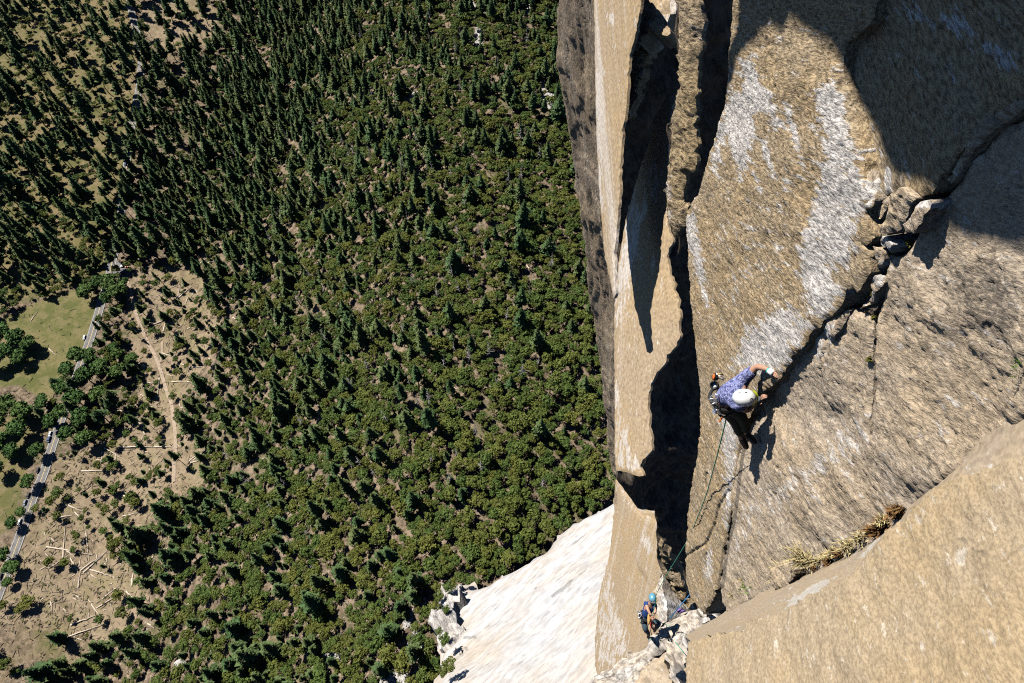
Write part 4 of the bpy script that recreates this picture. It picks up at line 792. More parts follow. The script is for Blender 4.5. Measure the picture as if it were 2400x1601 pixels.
for kind, items in ITEMS.items():
    def show(it):
        x, y = pix(it[0]); d = it[0] @ CF; inn = 1. if (10 < x < 1400 and 10 < y < 1580) else .05
        return inn * (it[2] * (1 if kind != 'pine_tree' else .2)) * it[1] / d ** 2 + (9 if it[4] else 0)
    items.sort(key=show, reverse=True); cat = LAB[kind][1]
    def where(it):
        x, y = pix(it[0])
        if kind == 'pine_tree':
            if x < 300 and y < 700: return ('slender pine casting a long shadow on the grassland left of the road', 'pines left of the valley road')
            if x < 520 and y < 640: return ('dark pine on the pale ground between the road and the dense forest', 'pines just right of the valley road')
            if x < 560 and 640 <= y < 1500: return ('pine standing in or beside the log strewn clearing', 'pines of the clearing')
            if y >= 1450 and x < 330: return ('leaning looking pine in the stand at the lower left corner', 'pines of the lower left stand')
            if y < 500: return ('dark pine in the dense forest near the top of the picture', 'pines of the upper dense forest')
            if x > 900: return ('pointed pine rising out of the oak woodland below the cliff', 'pines among the oaks')
            return ('dark pine in the mixed forest between the clearing and the oaks', 'pines of the middle forest')
        if kind == 'oak_tree':
            if x < 560: return ('round olive tree at the edge of the clearing or road', 'small oaks of the valley floor')
            if y > 1300 and x > 850: return ('round olive oak close beside the white granite apron', 'oaks beside the apron')
            if x > 1150: return ('round olive oak right under the dark rock buttress', 'oaks under the buttress')
            if y > 900: return ('round olive oak on the lower slope left of the apron', 'oaks of the lower slope')
            return ('round olive oak among pines on the middle slope', 'oaks of the middle slope')
        return (('bright green grove tree at the left edge of the meadow', 'grove left of the meadow') if x < 100 and y < 1110 else ('bright green grove tree over the road above the meadow', 'grove over the upper road') if y < 760 else ('bright green tree beside the lower road', 'trees beside the lower road') if y > 1045 else ('bright green tree in the big grove between meadow and clearing', 'big grove between meadow and clearing'))
    for it in items[:300]:
        lab, grp = where(it)
        p, h, w, v, own, rz, rx, ry = it; cm, tm, jm = KIND[kind][v]
        r = empty(kind, tuple(p)); r.scale = (w, w, h); r.rotation_euler = (rx, ry, rz); put(r, label=own or lab, cat=cat, group=None if own else grp)
        put(bpy.data.objects.new('trunk', tm), r); put(bpy.data.objects.new('crown', cm), r)
    if len(items) > 300: scatter_rest({'pine_tree': 'pine_forest', 'oak_tree': 'oak_woodland'}[kind], kind, items[300:], {'pine_tree': 'mass of smaller pines filling the valley forest', 'oak_tree': 'mass of smaller oaks covering the slope below the cliff'}[kind])
print('forest', round(time.time() - T0, 1))

# ------------------------------------------------------------------ dead trees, fallen logs, shrubs, boulders
def snag(seed):
    r = np.random.default_rng(seed); V, Fc = [], []; BV, BF = [], []
    for k in range(26):
        z = r.uniform(.3, .97); w = r.uniform(0, 6.28); L = (1.05 - z) * r.uniform(.10, .26); d = np.array([math.cos(w), math.sin(w), r.uniform(-.3, .3)]) * L; p = np.array([0, 0, z])
        m = tube_mesh('tmp', [p, p + d * .6, p + d + np.array([0, 0, -.01])], [.006, .004, .002], M_DEAD, 4); b = len(BV); BV += [tuple(v.co) for v in m.vertices]; BF += [tuple(i + b for i in f.vertices) for f in m.polygons]; bpy.data.meshes.remove(m)
    tv = trunk_mesh('t', 1., .013, M_DEAD, seed=seed, bend=.008)
    return mesh_from('trunk', tv[0], tv[1], [M_DEAD]), mesh_from('branches', BV, BF, [M_DEAD])
SN = [snag(70 + k) for k in range(3)]
snags = [(560, 360), (590, 400), (640, 560), (745, 300), (800, 330), (830, 360), (850, 320), (870, 370), (920, 350), (905, 300), (940, 390), (960, 180), (1215, 420), (1190, 430), (1210, 445), (1120, 545), (1050, 660), (1060, 640), (1080, 680), (860, 860), (880, 900), (1260, 845), (985, 940), (650, 90), (790, 200), (1065, 120), (1130, 320), (1240, 330), (1260, 370), (1010, 400), (700, 700), (760, 780), (830, 900), (640, 430), (1010, 1080), (1125, 1090), (1060, 1120), (1240, 690), (760, 640), (680, 330), (1180, 590), (990, 560), (905, 980), (640, 1180), (730, 1240), (1150, 250), (870, 230), (560, 210), (1020, 780), (930, 260), (1090, 480), (1290, 620), (1160, 700)]
snags += [(float(rng.uniform(540, 1300)), float(rng.uniform(40, 1150))) for _ in range(75)]
for i, (x, y) in enumerate(snags):
    p = ground1(x + rng.uniform(-6, 6), y + 14); h = rng.uniform(11, 23); tm, bm_ = SN[i % 3]
    r = empty('dead_tree', tuple(p)); r.scale = (h, h, h); r.rotation_euler = (rng.normal(0, .05), rng.normal(0, .05), rng.uniform(0, 6)); put(r, label='bare grey dead tree standing among the green crowns', cat='dead tree', group='standing dead trees')
    put(bpy.data.objects.new('trunk', tm), r); put(bpy.data.objects.new('branches', bm_), r, kind='stuff')
def log_mesh(seed):
    r = np.random.default_rng(seed); pts = [np.array([0, (k / 8 - .5), .0]) + np.array([r.normal() * .008, 0, 0]) for k in range(9)]
    m = tube_mesh('fallen_log', pts, [.028 * (1 - .72 * k / 8) * r.uniform(.85, 1.15) for k in range(9)], M_LOG, 7)
    V = [tuple(v.co) for v in m.vertices]; Fc = [tuple(f.vertices) for f in m.polygons]
    for q in range(5):
        y = r.uniform(-.2, .48); a = r.uniform(0, 6.28); b = len(V); e = r.uniform(.03, .07); V += [(0, y, .0), (.006, y + .01, 0), (math.cos(a) * e, y + r.uniform(.0, .04), math.sin(a) * e)]; Fc.append((b, b + 1, b + 2))
    return mesh_from('fallen_log', V, Fc, [M_LOG])
LOGM = [log_mesh(80 + k) for k in range(4)]
def z4(lst, oy): return [tuple(v / 3.92 if i % 2 == 0 else v / 3.92 + oy for i, v in enumerate(q)) for q in lst]
logs = z4([(430, 320, 880, 400), (580, 420, 600, 120), (600, 340, 700, 430), (770, 560, 1000, 345), (740, 540, 960, 380), (560, 465, 780, 520), (640, 510, 750, 525), (450, 520, 620, 410), (370, 530, 490, 470), (720, 690, 735, 560), (650, 420, 720, 560), (790, 180, 820, 450), (760, 300, 790, 200), (690, 0, 800, 130), (520, 50, 720, 30), (470, 240, 540, 300), (830, 530, 1060, 600), (940, 800, 1100, 670), (890, 880, 1150, 730), (840, 850, 960, 1010), (650, 1040, 880, 950), (640, 1140, 980, 1020), (600, 1170, 660, 1130), (670, 790, 740, 825), (370, 815, 440, 770), (1210, 680, 1245, 430), (1260, 490, 1370, 520), (1160, 730, 1240, 800), (1690, 870, 1800, 810), (1540, 330, 1480, 460), (1520, 590, 1560, 530), (2130, 390, 2345, 470), (960, 470, 990, 510), (300, 640, 360, 610), (470, 820, 480, 930), (1130, 40, 1310, 0), (690, 240, 720, 150), (950, 905, 1000, 890), (1055, 885, 1090, 870), (730, 500, 745, 390), (620, 470, 640, 420), (1020, 590, 1065, 600), (420, 440, 500, 430), (1010, 1290, 1060, 1320), (1200, 1290, 1260, 1255), (850, 1240, 900, 1200), (1100, 1100, 1140, 1090)], 1200) + \
       z4([(1490, 110, 1640, 160), (1660, 210, 1760, 240), (1760, 240, 1860, 235), (1810, 170, 1890, 220), (1270, 330, 1350, 480), (1240, 320, 1300, 350), (1340, 385, 1460, 385), (1580, 370, 1720, 375), (1720, 375, 1850, 385), (1250, 580, 1380, 590), (1030, 635, 1300, 660), (1260, 730, 1370, 830), (1220, 770, 1280, 720), (1320, 830, 1360, 940), (1300, 910, 1340, 810), (1100, 970, 1420, 975), (1420, 970, 1590, 970), (960, 980, 1170, 1105), (1060, 1090, 1070, 980), (935, 1110, 935, 1000), (890, 1090, 1090, 1115), (1230, 935, 1300, 930), (1740, 1100, 1880, 990), (1780, 1090, 1920, 980), (1750, 1120, 1910, 1070), (1430, 740, 1445, 650), (1290, 490, 1360, 520), (1650, 600, 1655, 540), (1660, 610, 1720, 605), (1760, 655, 1830, 645), (1240, 780, 1300, 765), (750, 1190, 1030, 1195), (630, 1510, 760, 1565), (580, 1520, 720, 1470), (1130, 1410, 1330, 1560), (1470, 340, 1440, 550), (1920, 160, 1980, 240), (1730, 190, 1810, 150), (1600, 270, 1640, 220), (1080, 50, 1150, 40), (450, 70, 520, 130), (1310, 1010, 1410, 1030), (930, 1030, 1000, 1025)], 800) + \
       z4([(330, 700, 540, 630), (415, 770, 505, 690), (285, 1380, 350, 1290), (1640, 1170, 1770, 1060), (1650, 1140, 1700, 1090), (1630, 1200, 1655, 1050), (1430, 1160, 1480, 1140), (1500, 1480, 1550, 1290), (1400, 1415, 1600, 1350), (1720, 1460, 1840, 1380), (1830, 860, 1980, 750), (1870, 860, 2030, 820), (1970, 950, 2030, 1010), (2200, 1190, 2290, 1240), (240, 290, 260, 350), (200, 30, 280, 80), (1740, 110, 1860, 115), (760, 540, 770, 600), (2140, 1350, 2200, 1390)], 400) + \
       z4([(1410, 1050, 1490, 960), (1690, 880, 1700, 1000), (1500, 1250, 1590, 1200), (1800, 1040, 1815, 1110), (1780, 680, 1760, 760), (1680, 280, 1745, 220), (1330, 1440, 1400, 1400), (390, 400, 430, 375)], 0)
def s31(lst, ox, oy, s=3.136): return [tuple((v / s + ox) if i % 2 == 0 else (v / s + oy) for i, v in enumerate(q)) for q in lst]
logs += s31([(190, 400, 265, 470), (600, 340, 660, 400), (780, 790, 880, 805), (370, 1170, 480, 1210), (380, 1190, 530, 1130), (590, 1220, 670, 1280), (560, 1270, 590, 1360), (1550, 370, 1600, 440), (1570, 460, 1620, 490), (1990, 380, 2025, 440), (570, 150, 590, 220), (930, 280, 950, 390), (1710, 590, 1800, 650), (620, 620, 640, 700), (1420, 1270, 1500, 1300), (800, 640, 850, 670)], 600, 500) + s31([(635, 140, 690, 95), (690, 200, 740, 110), (400, 430, 470, 480), (280, 650, 340, 700), (290, 205, 325, 185), (660, 200, 690, 230), (1510, 200, 1560, 270), (1600, 440, 1610, 510), (270, 650, 320, 640), (450, 480, 480, 550), (680, 300, 660, 340), (330, 590, 375, 575), (580, 620, 620, 590), (120, 780, 275, 850), (730, 520, 735, 560), (1650, 480, 1700, 530), (1480, 600, 1495, 650)], 500, 1000, 2.61)
for i in range(95):
    c = [(180, 1290), (260, 1330), (330, 900), (420, 880), (340, 1270), (430, 700), (200, 1420), (320, 1040), (450, 230)][i % 9]; x, y = c[0] + rng.normal() * 55, c[1] + rng.normal() * 50
    a = rng.uniform(0, 3.14); L = rng.uniform(6, 20); logs.append((x, y, x + L * math.cos(a), y + L * math.sin(a)))
for i, (x0, y0, x1, y1) in enumerate(logs[:295]):
    a, b = ground1(x0, y0), ground1(x1, y1); L = np.linalg.norm(b - a); d = unit(b - a); m = .5 * (a + b); rad = rng.uniform(.5, .8) * min(1., .5 + L / 30)
    o = bpy.data.objects.new('fallen_log', LOGM[i % 4]); o.rotation_mode = 'QUATERNION'; o.rotation_quaternion = Vector(d).to_track_quat('Y', 'Z'); o.location = (m[0], m[1], m[2] + rad * .5); o.scale = (rad / .034, L, rad / .034)
    lx, ly = (x0 + x1) / 2, (y0 + y1) / 2
    lg = ('bleached log in the big tangle at the lower left', 'logs of the lower tangle') if ly > 1180 and lx < 330 else ('bleached log on the open floor beside the dirt track', 'logs beside the dirt track') if lx < 520 and ly > 760 else ('bleached log near the turnout and upper clearing', 'logs of the upper clearing') if ly > 520 and lx < 520 else ('pale log lying between the pines near the road', 'logs near the upper road') if lx < 520 else ('pale log half hidden between the oak crowns', 'logs in the woodland')
    put(o, label=lg[0], cat='log', group=lg[1])
def litter():
    n = 6500; big = rng.uniform(size=n) < .3
    x = np.where(big, rng.uniform(300, 1000, n), rng.uniform(-10, 560, n)); y = np.where(big, rng.uniform(0, 1600, n), rng.uniform(600, 1600, n))
    ok = big | inside(x, y, np.array(clearing)) | (rng.uniform(size=n) > .75); x, y = x[ok], y[ok]; n = len(x); P = ground(x, y)
    a = rng.uniform(0, 6.28, n); L = rng.uniform(1., 5.5, n); w = rng.uniform(.12, .3, n)[:, None]; d = np.stack([np.cos(a), np.sin(a), rng.uniform(-.05, .1, n)], 1) * L[:, None] / 2; s_ = np.stack([-np.sin(a), np.cos(a), 0 * a], 1) * w; z = np.array([0, 0, .25])
    V = np.stack([P - d - s_ + z, P - d + s_ + z, P + d + s_ * .4 + z, P + d - s_ * .4 + z, P - d + z * 2.2, P + d + z * 1.8], 1).reshape(-1, 3)
    T = np.array([(0, 3, 5), (0, 5, 4), (1, 4, 5), (1, 5, 2), (0, 4, 1), (3, 2, 5)]); T = (T[None] + 6 * np.arange(n)[:, None, None]).reshape(-1, 3)
    put(bpy.data.objects.new('branch_litter', fast_mesh('branch_litter', V, T, [M_TWIG])), label='grey and tan branch litter strewn over the valley floor', cat='litter', kind='stuff')
M_TWIG = plain('litter_wood', (.27, .215, .165), .95, vary=.45, scale=.12); litter()
SHR = []
for k in range(3):
    v, f = dome_crown(40 + k, 6, 46, .9, .34, .5); SHR.append(mesh_from('shrub', v, f, [M_PINE if k == 0 else M_OAK]))
n = 0
for i in range(2200):
    if n >= 295: break
    pl = clearing if i % 4 else [(560, 560), (250, 540), (270, 300), (420, 20), (560, 200)]
    x, y = rng.uniform(-10, 540), rng.uniform(620, 1520) if i % 4 else rng.uniform(20, 600)
    if not inside(np.array([x]), np.array([y]), np.array(pl))[0]: continue
    p = ground1(x, y); s = rng.uniform(1.1, 3.6)
    if near_line(p[None], road_xy, 6.)[0] or near_line(p[None], path_c, 3.5)[0] or not free(p, s * .4): continue
    o = bpy.data.objects.new('shrub', SHR[n % 3]); o.location = tuple(p); o.scale = (s, s, s * rng.uniform(.8, 1.3)); o.rotation_euler = (0, 0, rng.uniform(0, 6)); put(o, label='small dark shrub dotting the open clearing', cat='shrub', group='shrubs in the clearing'); n += 1
def undergrowth():
    KIND['bush'] = [(None, None, m) for m in SHR]; its = []
    P, qx, qy = candidates(4.4); me_, cl_, m2_, c2_ = open_ground(P, qx, qy); pr = (.16 + .55 * smooth(noise2(P[:, 0] / 14, P[:, 1] / 14, 77), .0, .5)) * (1 - me_) * (1 - .8 * m2_) * (1 - .55 * cl_) * (1 - .5 * c2_)
    pr[near_line(P, road_xy, 5.)] = 0; pr[near_line(P, path_c, 3.)] = 0
    for i in np.nonzero(rng.uniform(size=len(P)) < pr)[0]:
        s_ = rng.uniform(1.0, 3.0); its.append((P[i], s_ * rng.uniform(.8, 1.2), s_, int(rng.integers(0, 3)), None, rng.uniform(0, 6.28), 0., 0.))
    scatter_rest('undergrowth', 'bush', its, 'low dark brush covering the forest floor between the trees')
undergrowth()
def boulder_mesh(seed, mat):
    bm = bmesh.new(); bmesh.ops.create_icosphere(bm, subdivisions=2, radius=.5); r = np.random.default_rng(seed); pl = [(unit(r.normal(size=3)), r.uniform(.28, .42)) for _ in range(9)]
    for v in bm.verts:
        c = np.array(v.co)
        for nn, dd in pl:
            k = c @ nn
            if k > dd: c = c - nn * (k - dd)
        v.co = c * (1 + .05 * r.normal())
    m = bpy.data.meshes.new('boulder'); bm.to_mesh(m); bm.free(); m.materials.append(mat); return m
M_BOUL = plain('boulder_granite', (.32, .305, .285), .9, vary=.22, scale=1.2); BO = [boulder_mesh(90 + k, M_BOUL) for k in range(4)]
def boulder(x, y, s, label, group):
    p = ground1(x, y); o = bpy.data.objects.new('boulder', BO[rng.integers(0, 4)]); o.location = (p[0], p[1], p[2] + s * .2); o.scale = (s, s * rng.uniform(.7, 1.1), s * rng.uniform(.6, .9)); o.rotation_euler = (0, 0, rng.uniform(0, 6)); put(o, label=label, cat='boulder', group=group)
boulder(424, 1562, 9., 'large grey boulder alone among the lower trees', None)
n = 0
for pl, s in screes:
    pl = np.array(pl, float)
    for k in range(60):
        x, y = rng.uniform(pl[:, 0].min(), pl[:, 0].max()), rng.uniform(pl[:, 1].min(), pl[:, 1].max())
        if inside(np.array([x]), np.array([y]), pl)[0] and n < 240 and k < 40: boulder(x, y, rng.uniform(.8, 2.6), 'pale granite boulder in a scree patch', 'scree boulders'); n += 1
for (x, y) in [(1038, 1062), (855, 1160), (870, 1155), (730, 1330), (795, 1165), (1130, 1080), (1170, 895), (1240, 760)]: boulder(x, y, rng.uniform(2, 4.5), 'pale granite boulder showing between the oaks', 'boulders between the oaks')
# a few oaks growing on the broken edge of the apron
for (x, y, w) in [(1052, 1377, 6.5), (1062, 1372, 5), (1020, 1424, 7), (1030, 1400, 6), (1046, 1430, 4.5), (1043, 1500, 6), (1056, 1565, 8), (1030, 1480, 4), (1075, 1352, 5), (1040, 1575, 5), (1065, 1360, 4)]:
    p = PA.shift(7).hit(np.array([x]), np.array([y]))[0]; v = rng.integers(0, 5); cm, tm, jm = KIND['oak_tree'][v]
    r = empty('oak_tree', tuple(p)); r.scale = (w, w, w * .9); put(r, label='small oak growing on the broken edge of the white apron', cat='oak tree', group='oaks on the apron edge'); put(bpy.data.objects.new('trunk', tm), r); put(bpy.data.objects.new('crown', cm), r)
print('valley', round(time.time() - T0, 1))
# ================================================================== climbers, gear, plants on the wall
def skin_mesh(name, joints, edges, mats, sub=2, root=0):
    """one continuous surface grown round a skeleton of joints (position, radius)"""
    keys = list(joints); me = bpy.data.meshes.new(name + '_rig')
    me.from_pydata([tuple(joints[k][0]) for k in keys], [(keys.index(a), keys.index(b)) for a, b in edges], [])
    o = bpy.data.objects.new(name + '_rig', me); COL.objects.link(o); md = o.modifiers.new('skin', 'SKIN'); md.use_smooth_shade = True; md.branch_smoothing = .6
    for i, k in enumerate(keys):
        r = joints[k][1]; r = (r, r) if np.isscalar(r) else r
        me.skin_vertices[0].data[i].radius = r; me.skin_vertices[0].data[i].use_root = (i == root)
    sb = o.modifiers.new('sub', 'SUBSURF'); sb.levels = sub; sb.render_levels = sub
    dg = bpy.context.evaluated_depsgraph_get(); ev = o.evaluated_get(dg); out = bpy.data.meshes.new_from_object(ev); out.name = name
    bpy.data.objects.remove(o); out.materials.clear()
    for m in mats: out.materials.append(m)
    out.polygons.foreach_set('use_smooth', [True] * len(out.polygons)); return out
def merge(name, meshes, mats):
    V, Fc = [], []
    for m in meshes:
        b = len(V); V += [tuple(v.co) for v in m.vertices]; Fc += [tuple(i + b for i in p.vertices) for p in m.polygons]
    return mesh_from(name, V, Fc, mats, True)
def lump(center, axes, sub=3, warp=0., seed=0):
    bm = bmesh.new(); bmesh.ops.create_icosphere(bm, subdivisions=sub, radius=1.); A = np.array(axes)
    r = np.random.default_rng(seed)
    for v in bm.verts:
        c = np.array(v.co); k = 1 + warp * math.sin(3.1 * c[0] + seed) * math.cos(2.7 * c[1] - seed); v.co = Vector(np.asarray(center) + (c * k) @ A)
    m = bpy.data.meshes.new('tmp'); bm.to_mesh(m); bm.free(); return m
M_SKIN = plain('skin', (.34, .19, .125), .55, vary=.08); M_HAIR = plain('hair', (.05, .03, .02), .8)
M_TAPE = plain('white_tape', (.62, .62, .60), .8); M_TEAL = plain('teal_band', (.05, .30, .27), .6)
M_PANTS = plain('olive_trousers', (.035, .036, .028), .9, vary=.2); M_JEANS = plain('slate_trousers', (.035, .06, .075), .9, vary=.2); M_SHOE = plain('shoe_rubber', (.012, .012, .013), .7)
M_NAVY = plain('navy_shirt', (.012, .035, .13), .85, vary=.2); M_BLK = plain('black_webbing', (.015, .015, .017), .8); M_STEEL = plain('aluminium', (.55, .56, .58), .3, metal=.9)
M_ORANGE = plain('orange_nylon', (.55, .12, .02), .7); M_RED = plain('red_nylon', (.42, .03, .02), .7); M_TAN = plain('tan_leather', (.42, .26, .08), .8); M_WHITEH = plain('white_helmet', (.62, .62, .60), .4, spec=.5, vary=.03)
M_LIME = plain('lime_visor', (.45, .50, .04), .5); M_BLUEH = plain('pale_blue_helmet', (.09, .23, .30), .35, spec=.5, vary=.05); M_GREYC = plain('grey_fabric', (.12, .14, .15), .9); M_PURP = plain('purple_fabric', (.18, .10, .26), .8)
def floral():
    k = NT('patterned_shirt'); tc = k.n('ShaderNodeTexCoord').outputs['Object']
    n = k.noise(tc, 26., 3, .6, dist=.6); n2 = k.noise(tc, 55., 2, .6)
    c = k.mix(k.step(n, .44, .56), C(.03, .037, .12), C(.135, .15, .30)); c = k.mix(k.math('MULTIPLY', k.step(n2, .54, .64), .75), c, C(.36, .37, .50))
    k.l(c, k.bsdf.inputs['Base Color']); k.bsdf.inputs['Roughness'].default_value = .9
    k.l(k.bump(k.noise(tc, 14., 4, .6), .8, .02), k.bsdf.inputs['Normal']); return k.m
M_FLORAL = floral()
def hand(wrist, palm, spread, curl, size=1.):
    """palm and five bent fingers as one skinned piece; spread = sideways axis, curl = direction the fingers close"""
    d = unit(palm - wrist); sp = unit(spread - d * (spread @ d)); cu = unit(curl); out = []
    J = {'w': (wrist, .026), 'p': (palm, (.036, .026))}; E = [('w', 'p')]
    out.append(skin_mesh('palm', J, E, [M_SKIN], 1))
    for i, (off_, L) in enumerate(zip((-1.05, -.35, .35, 1.05), (.062, .072, .068, .052))):
        b = palm + sp * off_ * .021 * size; a1 = b + d * .022 + d * L * .5 * size; a2 = a1 + unit(d + cu * .9) * L * .5 * size; a3 = a2 + unit(d * .3 + cu) * L * .35 * size
        out.append(skin_mesh('finger', {'a': (b, .010), 'b': (a1, .0095), 'c': (a2, .0088), 'd': (a3, .0075)}, [('a', 'b'), ('b', 'c'), ('c', 'd')], [M_SKIN], 1))
    b = wrist + d * .03 - sp * .02; t1 = b - sp * .035 + d * .02; t2 = t1 + d * .032 + cu * .012
    out.append(skin_mesh('thumb', {'a': (b, .012), 'b': (t1, .0115), 'c': (t2, .009)}, [('a', 'b'), ('b', 'c')], [M_SKIN], 1)); return out
def wall_t(px, py, plane=None): return float(((plane or PS).hit(np.array([px], float), np.array([py], float))[0]) @ CF)
def helmet(parent, c, up, front, mat, brim, name_label=None, logo=None):
    up = unit(up); front = unit(front - up * (front @ up)); side = np.cross(up, front); V, Fc = [], []; nu, nv = 28, 12
    for j in range(nv + 1):
        ph = (math.pi / 2) * (j / nv) * 1.12
        for i in range(nu):
            w = 2 * math.pi * i / nu; s = math.sin(ph); fr = math.cos(w) * s; sd = math.sin(w) * s; z = math.cos(ph)
            rid = 1 + .025 * math.cos(6 * w) * s * (1 - s * .5)
            V.append(c + front * fr * .142 * rid + side * sd * .112 * rid + up * (z * .118 + .012))
    for j in range(nv):
        for i in range(nu): Fc.append((j * nu + i, j * nu + (i + 1) % nu, (j + 1) * nu + (i + 1) % nu, (j + 1) * nu + i))
    b = len(V)
    for i in range(nu): V.append(c + (np.array(V[nv * nu + i]) - c) * .93)
    for i in range(nu): Fc.append((nv * nu + i, nv * nu + (i + 1) % nu, b + (i + 1) % nu, b + i))
    h = put(bpy.data.objects.new('helmet', mesh_from('helmet', V, Fc, [mat], True)), parent)
    if name_label: h['label'] = name_label
    # visor
    V, Fc = [], []; n = 14
    for j, (r, z) in enumerate(((1.0, .035), (1.06, .012), (1.22, -.012))):
        for i in range(n + 1):
            w = (-.85 + 1.7 * i / n); V.append(c + front * math.cos(w) * .142 * r + side * math.sin(w) * .112 * r + up * z)
    for j in range(2):
        for i in range(n): Fc.append((j * (n + 1) + i, j * (n + 1) + i + 1, (j + 1) * (n + 1) + i + 1, (j + 1) * (n + 1) + i))
    put(bpy.data.objects.new('visor', mesh_from('visor', V, Fc, [brim], True)), h)
    # vents
    for k in range(4):
        w = (-1, 1, -1, 1)[k] * (1.5 if k < 2 else 2.1); ph = .8 if k < 2 else .95
        p = c + front * math.cos(w) * math.sin(ph) * .144 + side * math.sin(w) * math.sin(ph) * .114 + up * (math.cos(ph) * .12 + .012)
        ax = unit(front - up * .3); put(bpy.data.objects.new('vent', merge('vent', [lump(p, [ax * .02, side * .006, up * .005], 2)], [M_BLK])), h)
    if logo:
        p = c + front * .075 + up * .113 + side * .0; q = put(bpy.data.objects.new('emblem', tube_mesh('emblem', [p + (front * math.cos(w) * .02 + side * math.sin(w) * .016) + up * (-.004 * math.cos(w)) for w in np.linspace(.5, 5.9, 14)], .005, M_BLK, 6)), h)
    return h
def loop(name, c, a, b, ra, rb, r, mat, parent, n=18):
    pts = [c + a * ra * math.cos(w) + b * rb * math.sin(w) for w in np.linspace(0, 2 * math.pi, n + 1)]
    return put(bpy.data.objects.new(name, tube_mesh(name, pts, r, mat, 6, False)), parent)
X = np.array([1., 0, 0])

# ------------------------------------------------------------------ the leader
W = wall_t
H1 = at(1813, 875, W(1813, 875) - .03); H2 = at(1783, 934, W(1783, 934) - .06)
F1 = at(1766, 1034, W(1766, 1034) - .05); F2 = at(1748, 1046, W(1748, 1046) - .08)
J = {'pelvis': (at(1692, 938, 9.12), .135), 'spine': (at(1704, 922, 8.98), .155), 'chest': (at(1725, 912, 8.82), .165), 'neck': (at(1741, 921, 8.70), .055), 'head': (at(1744, 931, 8.60), .088), 'crown': (at(1744, 932, 8.52), .075),
     'nose': (at(1762, 926, 8.62), .02), 'sh1': (at(1744, 887, 8.76), .068), 'el1': (at(1775, 859, 8.56), .045), 'wr1': (at(1801, 866, W(1801, 866) - .10), .030), 'sh2': (at(1727, 950, 8.80), .068), 'el2': (at(1752, 962, 8.92), .045), 'wr2': (at(1774, 942, W(1774, 942) - .13), .030),
     'hp1': (at(1702, 948, 9.17), .098), 'kn1': (at(1740, 978, 9.24), .066), 'an1': (at(1751, 1018, 9.48), .042), 'ft1': (F1, .036), 'hp2': (at(1692, 952, 9.2), .098), 'kn2': (at(1722, 985, 9.36), .066), 'an2': (at(1738, 1026, 9.56), .042), 'ft2': (F2, .036)}
BE = [('pelvis', 'spine'), ('spine', 'chest'), ('chest', 'neck'), ('neck', 'head'), ('head', 'crown'), ('head', 'nose'), ('chest', 'sh1'), ('sh1', 'el1'), ('el1', 'wr1'), ('chest', 'sh2'), ('sh2', 'el2'), ('el2', 'wr2'), ('pelvis', 'hp1'), ('hp1', 'kn1'), ('kn1', 'an1'), ('an1', 'ft1'), ('pelvis', 'hp2'), ('hp2', 'kn2'), ('kn2', 'an2'), ('an2', 'ft2')]
def person(J, label, hands):
    body = skin_mesh('body', J, BE, [M_SKIN]); ms = [body]
    for h in hands: ms += hand(*h)
    o = bpy.data.objects.new('person', merge('person', ms, [M_SKIN])); put(o, label=label, cat='person'); return o
def grow(J, keys, f, add=0.): return {k: (J[k][0], (J[k][1] if np.isscalar(J[k][1]) else J[k][1][0]) * f + add) for k in keys}
def lerp(J, a, b, t): return J[a][0] * (1 - t) + J[b][0] * t
leader = person(J, 'climber in white helmet and patterned blue shirt reaching up the crack', [(J['wr1'][0], H1, np.array([0, .6, .8]), X), (J['wr2'][0], H2, np.array([0, .6, .8]), X)])
def dress(J, who, shirt, pants, sleeve=.75):
    g = grow(J, ['pelvis', 'spine', 'chest', 'sh1', 'sh2'], 1.10, .012); g['neck'] = (J['neck'][0] * .8 + J['chest'][0] * .2, .082); g['sh1'] = (g['sh1'][0], .105); g['sh2'] = (g['sh2'][0], .105)
    for s in '12': g['s' + s] = (lerp(J, 'sh' + s, 'el' + s, sleeve), .076)
    put(bpy.data.objects.new('shirt', skin_mesh('shirt', g, [('pelvis', 'spine'), ('spine', 'chest'), ('chest', 'neck'), ('chest', 'sh1'), ('chest', 'sh2'), ('sh1', 's1'), ('sh2', 's2')], [shirt])), who)
    g = grow(J, ['pelvis', 'hp1', 'kn1', 'hp2', 'kn2'], 1.08, .012); g['waist'] = (lerp(J, 'pelvis', 'spine', .45), .13)
    for s in '12': g['an' + s] = (lerp(J, 'kn' + s, 'an' + s, .86), .062)
    put(bpy.data.objects.new('trousers', skin_mesh('trousers', g, [('pelvis', 'waist'), ('pelvis', 'hp1'), ('hp1', 'kn1'), ('kn1', 'an1'), ('pelvis', 'hp2'), ('hp2', 'kn2'), ('kn2', 'an2')], [pants])), who)
    for s in '12':
        a, b = J['an' + s][0], J['ft' + s][0]; d = unit(b - a); put(bpy.data.objects.new('shoe', skin_mesh('shoe', {'a': (a - d * .01, .05), 'b': (a * .5 + b * .5, .052), 'c': (b, .046), 'd': (b + d * .06, .034)}, [('a', 'b'), ('b', 'c'), ('c', 'd')], [M_SHOE])), who)
dress(J, leader, M_FLORAL, M_PANTS)
hc = J['head'][0] * .35 + J['crown'][0] * .65; vd = unit(-ray(1742, 932)); HUP = unit(vd * .93 + X * .12 - CU * .18)
helmet(leader, hc, HUP, X + CU * -.02, M_WHITEH, M_LIME, logo=True)
put(bpy.data.objects.new('hair', merge('hair', [lump(J['head'][0] + X * -.01, [X * .10, CU * .097, vd * .06], 2)], [M_HAIR])), leader)
